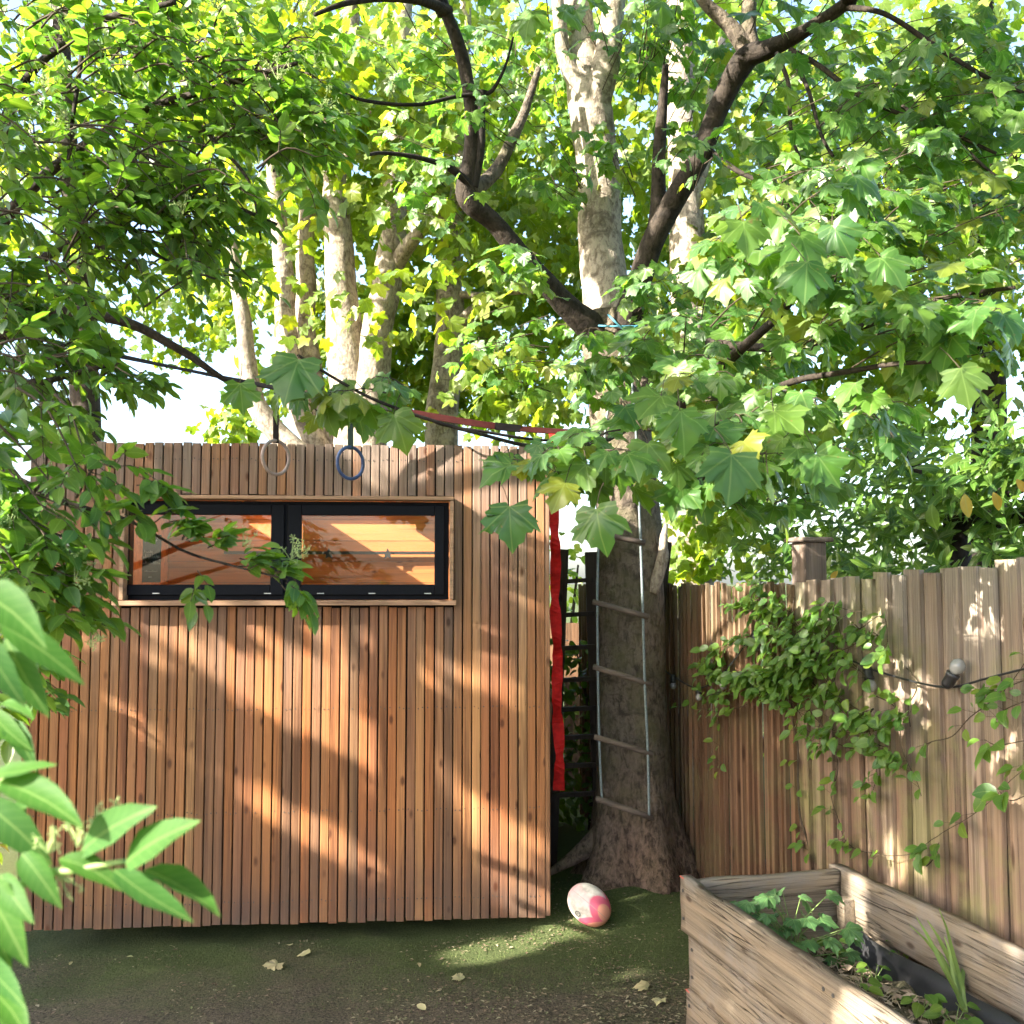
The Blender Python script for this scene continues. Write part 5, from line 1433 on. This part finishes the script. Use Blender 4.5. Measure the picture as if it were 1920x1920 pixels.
vine([(1500, 1360, .08), (1580, 1400, .10), (1660, 1400, .10), (1690, 1430, .08)], .002, 44, .044)
vine([(1640, 1300, .08), (1680, 1330, .10), (1690, 1380, .10), (1710, 1450, .10), (1725, 1490, .08)], .002, 30, .044)
vine([(1560, 1340, .05), (1570, 1440, .06), (1560, 1500, .06), (1580, 1570, .06), (1640, 1600, .07), (1720, 1590, .08), (1830, 1520, .08), (1930, 1440, .08)], .0022, 17, .046)
vine([(1620, 1350, .05), (1640, 1440, .06), (1630, 1500, .06)], .0018, 26, .038)
vine([(1740, 1400, .06), (1800, 1370, .07), (1860, 1310, .08), (1930, 1230, .08)], .0022, 12, .040)
vine([(1930, 1270, .08), (1870, 1290, .10), (1840, 1300, .09)], .002, 60, .040)
vine([(1935, 1310, .08), (1890, 1330, .10), (1870, 1350, .09)], .002, 50, .044)
vine([(1950, 1480, .08), (1900, 1500, .12), (1870, 1480, .12)], .002, 30, .055)
vine([(1930, 1390, .08), (1880, 1400, .12), (1850, 1390, .12)], .002, 22, .055)
vine([(1730, 1620, .06), (1750, 1600, .08), (1760, 1580, .08)], .002, 40, .045)
vine([(1700, 1250, .03), (1720, 1290, .05), (1700, 1320, .06), (1705, 1360, .06)], .003, 6, .04)
cm.build('stem', M['twig'], cl, True)['kind'] = 'stuff'
CL.finish(cl, 300, 'leaf', 'foliage')
# ================================================================== STRING LIGHTS
slb = fence_hit(1620, 1255, .03)
sg_ = empty('string_lights', slb, 0, 'black cable of festoon bulbs strung along the fence', 'string lights')
cab = [(1240, 1250, .06), (1262, 1268, .06), (1310, 1290, .06), (1356, 1262, .07), (1400, 1205, .05), (1445, 1140, .03), (1500, 1200, .08), (1600, 1240, .05), (1625, 1252, .05), (1690, 1272, .05), (1745, 1285, .06), (1790, 1288, .06), (1850, 1272, .06), (1930, 1252, .05), (2000, 1240, .05)]
pa, ra = catmull([fence_hit(*c) for c in cab], [.0042] * len(cab), 8)
MB().tube(pa, ra, 7).build('cable', M['black'], sg_, True)
for px, py, off, d, s in ((1262, 1268, .07, (0, 0, -1), .8), (1310, 1288, .07, (0, -.1, -1), .8), (1356, 1262, .09, (0, 0, -1), .9), (1415, 1192, .09, (.1, -.2, -1), .8), (1627, 1254, .06, (.05, -.3, -1), 1.0), (1775, 1285, .09, (.35, -.35, .85), 1.15)):
    p = fence_hit(px, py, off); ax = Vector(d).normalized()
    so = MB().lathe([(.010 * s, -.01), (.017 * s, 0), (.019 * s, .008 * s), (.018 * s, .03 * s), (.021 * s, .034 * s), (.021 * s, .044 * s)], p, ax, 14).build('socket', M['black'], sg_, True)
    MB().lathe([(.013 * s, .044 * s), (.020 * s, .055 * s), (.0235 * s, .068 * s), (.020 * s, .082 * s), (.008 * s, .092 * s), (.001, .0925 * s)], p, ax, 14).build('bulb', M['bulb'] if 'bulb' in M else M.setdefault('bulb', plain('milky_bulb', (0.22, 0.22, 0.21), 0.08, 0.6, 0, .1, 30, 0)), so, True)

# ================================================================== RUNG FRAME behind the trunk
rf0 = at(1050, 1650, 6.25)
rf = empty('wooden_ladder', (rf0.x, rf0.y, 0), 0, 'dark wooden ladder with many rungs standing between room and trunk', 'ladder')
MB().bar(at(1033, 1650, 6.28), at(1056, 1030, 6.28), .065, .05, (0, 1, 0)).build('rail', M['darkwood'], rf)
MB().bar(at(1128, 1650, 6.28), at(1108, 1035, 6.28), .075, .05, (0, 1, 0)).build('rail', M['darkwood'], rf)
MB().bar(at(1222, 1300, 6.10), at(1250, 1016, 6.10), .055, .05, (0, 1, 0)).build('rail', M['darkwood'], rf)
for py in (1090, 1153, 1215, 1275, 1330, 1383, 1436, 1490):
    k = (1650 - py) / 620
    MB().bar(at(1030 + 22 * k, py + 1, 6.245), at(1130 - 20 * k, py - 3, 6.245), .035, .026, (0, 0, 1)).build('rung', M['darkwood'], rf)

# ================================================================== ROPE LADDER
YL = 5.44
tl = at(1172, 622, YL + .12)
lad = empty('rope_ladder', at(1172, 1530, YL), 0, 'rope ladder with dark wooden rungs hanging down the maple trunk', 'rope ladder')
pl, rl_ = px_path([(1172, 640, 5.5, 2.2), (1158, 680, 5.46, 2.2), (1136, 800, YL, 2.3), (1121, 1050, YL, 2.4), (1121, 1250, YL, 2.4), (1124, 1400, YL, 2.4), (1129, 1505, YL, 2.4)])
MB().tube(pl, rl_, 6).build('rope', M['rope'], lad, True)
pl, rl_ = px_path([(1174, 640, 5.5, 2.6), (1182, 690, 5.46, 2.6), (1192, 800, YL, 2.7), (1199, 960, YL, 2.6), (1204, 1100, YL - .01, 2.7), (1209, 1280, YL - .02, 2.7), (1215, 1420, YL - .02, 2.6), (1217, 1532, YL - .02, 2.5)])
MB().tube(pl, rl_, 6).build('rope', M['rope'], lad, True)
for a, b_ in (((1112, 880), (1204, 900)), ((1110, 998), (1210, 1018)), ((1111, 1128), (1216, 1157)), ((1112, 1250), (1222, 1284)), ((1114, 1381), (1224, 1414)), ((1117, 1497), (1225, 1534))):
    p, q = at(*a, YL), at(*b_, YL - .015)
    pa = [p + (q - p) * k for k in (0, .33, .66, 1)]
    MB().tube(pa, [pxr(5.5, YL)] * 4, 10, True, .08, 12).build('rung', M['rung'], lad, True)
    MB().lathe([(.012, -.01), (.016, 0), (.012, .01)], at(b_[0] - 9, b_[1] - 3, YL - .012), (0, 0, 1), 8).build('knot', M['rope'], lad, True)
rings_ = MB()
c = at(1162, 606, 5.82); rr = .19
loop = [c + Vector((math.cos(a) * rr * .98, math.sin(a) * rr * 1.02 - .05, -.06 * math.sin(a) * -1 - .02)) for a in [math.pi * 2 * k / 36 for k in range(37)]]
rings_.tube(loop, [.006] * 37, 6, False).build('tie', M['blue_rope'], lad, True)
MB().tube([at(1140, 590, 5.60), at(1160, 610, 5.54), at(1173, 622, 5.5), at(1190, 614, 5.53), at(1205, 606, 5.6)], [.006] * 5, 6).build('tie', M['blue_rope'], lad, True)
MB().lathe([(.008, -.02), (.016, -.008), (.016, .008), (.008, .02)], at(1173, 627, 5.5), (0, 0, 1), 10).build('knot', M['blue_rope'], lad, True)
# pale torn bark stub on the trunk
pa, ra = px_path([(1222, 1110, 5.68, 14), (1238, 1060, 5.66, 12), (1246, 1010, 5.66, 8), (1248, 985, 5.68, 3)], 5)
MB().tube(wob(pa, .012, 9), ra, 9, True, .25, 14).build('bark_flap', M['bark_pale'], maple, True)

# ================================================================== RUGBY BALL
t = NT('ball_skin')
tc = t.n('TexCoord'); sp = t.n('SeparateXYZ'); t.l(tc.outputs['Object'], sp.inputs[0])
nz = t.noise(tc.outputs['Object'], 26, 4, .6)
ang = t.math('ARCTAN2', sp.outputs[1], sp.outputs[0])
wave = t.math('ADD', t.math('MULTIPLY', t.math('ABSOLUTE', t.math('SINE', t.math('MULTIPLY', ang, 2.0))), 0.055), sp.outputs[2])
tipm = t.ramp(wave, [(0.052, 0.0), (0.062, 1.0)])
tipm2 = t.ramp(t.math('SUBTRACT', wave, 0.03), [(0.075, 0.0), (0.08, 1.0)])
white = t.mix(t.ramp(nz, [(0.40, 0.0), (0.64, 0.85)]), (0.66, 0.61, 0.55), (0.40, 0.35, 0.30))
white = t.mix(t.ramp(t.noise(tc.outputs['Object'], 9, 3, .5), [(0.50, 0), (0.66, .7)]), white, (0.70, 0.38, 0.40))
colb = t.mix(tipm, white, (0.66, 0.12, 0.19)); colb = t.mix(tipm2, colb, (0.70, 0.30, 0.20))
seam = t.ramp(t.math('ABSOLUTE', t.math('SINE', t.math('MULTIPLY', t.math('ADD', ang, .5), 2.0))), [(0.02, .7), (0.05, 0.0)])
colb = t.mix(seam, colb, (0.32, 0.28, 0.25))
t.bump(t.math('SUBTRACT', t.noise(tc.outputs['Object'], 320, 2, .5), seam), .25, .003)
M['ball'] = t.fin(colb, .55, .35)
bx_, by_ = at(1105, 1748, 5.22).x, 5.22
ax = Vector((.74, -.36, -.52)).normalized()
La, Lb = .116, .092
ext = math.sqrt((La * ax.z) ** 2 + Lb ** 2 * (1 - ax.z ** 2))
m = MB(); nr, nsg = 26, 32
prof = []
for i in range(nr + 1):
    th = math.pi * i / nr
    prof.append((max(.0006, Lb * max(0.0, math.sin(th)) ** .92), -La * math.cos(th)))
m.lathe(prof, (0, 0, 0), (0, 0, 1), nsg)
ball = m.build('rugby_ball', M['ball'], None, True)
ball.rotation_euler = ax.to_track_quat('Z', 'Y').to_euler()
ball.location = (bx_, by_, ground_z(bx_, by_) + ext - .004)
tag(ball, 'scuffed white rugby ball with pink and red tips on the soil', 'ball')
mk = plain('ball_print', (0.10, 0.11, 0.10), .6)
pr = MB()
for k in range(16):
    a = 2 * math.pi * k / 15
    pr.v += [Vector((.016 * math.cos(a), .016 * math.sin(a), 0)), Vector((.011 * math.cos(a), .011 * math.sin(a), 0))]
for k in range(15): pr.f.append([2 * k, 2 * k + 2, 2 * k + 3, 2 * k + 1])
pr.v += [Vector(v) for v in ((-.005, -.006, 0), (-.002, -.006, 0), (-.002, .006, 0), (-.005, .006, 0), (.002, -.006, 0), (.005, -.006, 0), (.005, .006, 0), (.002, .006, 0))]
b0 = len(pr.v) - 8; pr.f += [[b0, b0 + 1, b0 + 2, b0 + 3], [b0 + 4, b0 + 5, b0 + 6, b0 + 7]]
vw = (CAMP - ball.location).normalized()
Rm = ball.rotation_euler.to_matrix()
dl = Rm.inverted() @ (vw * .7 + Vector((-.55, 0, -.42))).normalized()
k = 1 / math.sqrt((dl.x / Lb) ** 2 + (dl.y / Lb) ** 2 + (dl.z / La) ** 2)
nn = Vector((dl.x / Lb ** 2, dl.y / Lb ** 2, dl.z / La ** 2)).normalized()
q = nn.to_track_quat('Z', 'Y').to_matrix()
pr.v = [q @ v + dl * k + nn * .0025 for v in pr.v]
link('printed_mark', pr.mesh('printed_mark', mk), ball)

# ================================================================== PLANTS in the raised bed
gx, gy = .30, .30
gb = bed_pt(gx, gy, soil_z(gx, gy))
ger = empty('geranium', gb, 0, 'round leaved geranium clump at the back of the raised bed', 'plant')
GL = Leaves('maple', 'geranium', 5, 'maple', seed=21); gm_ = MB()
for i in range(46):
    a = random.uniform(0, 6.28); r = random.uniform(.02, .19); h = random.uniform(.08, .30) - r * .3
    p = gb + Vector((r * math.cos(a) * 1.1, r * math.sin(a) * .8, h))
    gm_.tube([gb + rv(.02), gb + Vector((r * .4 * math.cos(a), r * .4 * math.sin(a), h * .7)), p], [.0022, .0018, .0012], 4, False)
    GL.add(p, Vector((math.cos(a), math.sin(a) - .6, -.35)) + rv(.3), Vector((math.cos(a) * .4, math.sin(a) * .4 - .5, .8)) + rv(.3), random.uniform(.045, .075))
gm_.build('stem', M['green_stem'], ger, True); GL.finish(ger, 300, 'leaf')
tb = fence_hit(1810, 1900, .3)
def bedhit(px, py, z):
    d = ray(px, py); return CAMP + d * ((z - CAMP_Z) / d.z)
CAMP_Z = CAM_H
for nm_, lab, px, py, n, ln in (('grass_tuft', 'tall yellowish grass tuft growing beside the black liner', 1812, 1905, 9, .26), ('grass_tuft', 'small arching grass tuft near the corner of the frame', 1890, 1915, 6, .16)):
    p = bedhit(px, py, PZ - .26)
    e = empty(nm_, p, 0, lab, 'grass tuft')
    g_ = Leaves('grass', 'grass', 5, 'grass', seed=22)
    for i in range(n): g_.add(p + rv(.012), Vector((random.uniform(-.3, .2), random.uniform(-.2, .2), 1)), Vector((random.uniform(-.6, .6), -1, .2)), ln * random.uniform(.6, 1.1)); 
    g_.T = [t_[:1] + (t_[1] * 1.6,) + t_[2:] for t_ in g_.T]
    g_.finish(e, 300, 'blade')
for lab, px, py, n, s in (('pale green seedling near the dry stems at the front', 1730, 1895, 9, .045), ('small yellow green seedling in the middle of the bed', 1640, 1840, 7, .035), ('low green seedling by the inner left board', 1610, 1870, 6, .04), ('small green weed under the geranium edge', 1560, 1790, 6, .035), ('bright leafy weed in the corner nearest the picture edge', 1790, 1925, 10, .05), ('tiny pale weed beside the black liner', 1690, 1800, 6, .03)):
    p = bedhit(px, py, PZ - .245)
    e = empty('seedling', p, 0, lab, 'seedling', 'weeds in the raised bed')
    g_ = Leaves('round', 'climber', 4, 'round', seed=23); st = MB()
    for i in range(n):
        a = i * 2.4; q_ = p + Vector((math.cos(a) * s * .8, math.sin(a) * s * .6, random.uniform(.02, .07)))
        st.tube([p, q_], [.0014, .001], 4, False)
        g_.add(q_, Vector((math.cos(a), math.sin(a), -.2)), Vector((0, -.4, .9)) + rv(.3), s * random.uniform(.8, 1.3))
    st.build('stem', M['green_stem'], e, True); g_.finish(e, 300, 'leaf')

# ================================================================== FALLEN LEAVES on the soil
fl_t = [tpl_mesh('fallen_leaf', leaf_tpl('maple', 50 + k), M['dryleaf']) for k in range(3)] + [tpl_mesh('fallen_leaf', leaf_tpl('elder', 60 + k), M['dryleaf']) for k in range(3)]
for i, (px, py, s, lab) in enumerate(((521, 1812, .075, 'largest pale curled leaf lying on the soil before the room'), (574, 1795, .05, 'pale open leaf just behind the largest curled one'), (865, 1842, .05, 'lone pale leaf on the soil in front of the room, nearest the ball'),
        (786, 1811, .035, 'small pale leaf close under the right half of the room'), (798, 1900, .06, 'pale leaf at the bottom edge of the picture, mid soil'), (250, 1790, .03, 'tiny pale leaf under the left part of the room'), (545, 1776, .025, 'tiny leaf scrap tucked close to the base of the room'),
        (1215, 1860, .06, 'greenish fallen leaf near the foot of the raised bed'), (1240, 1880, .05, 'pale leaf lying against the dead leaves by the raised bed'), (1000, 1880, .03, 'small leaf at the bottom edge between ball and raised bed'), (400, 1860, .03, 'small leaf on bare soil, lower left of the curled leaf'), (130, 1803, .03, 'leftmost small leaf on the soil beside the elder shoots'))):
    d = ray(px, py); k = -CAM_H / d.z; p = CAMP + d * k
    o = link('fallen_leaf', fl_t[i % 6])
    p.z = ground_z(p.x, p.y) + .012
    o.location = p; o.scale = (s, s, s); o.rotation_euler = (random.uniform(-.35, .35), random.uniform(-.35, .35), random.uniform(0, 6.28))
    tag(o, lab, 'fallen leaf', 'fallen leaves on the soil')
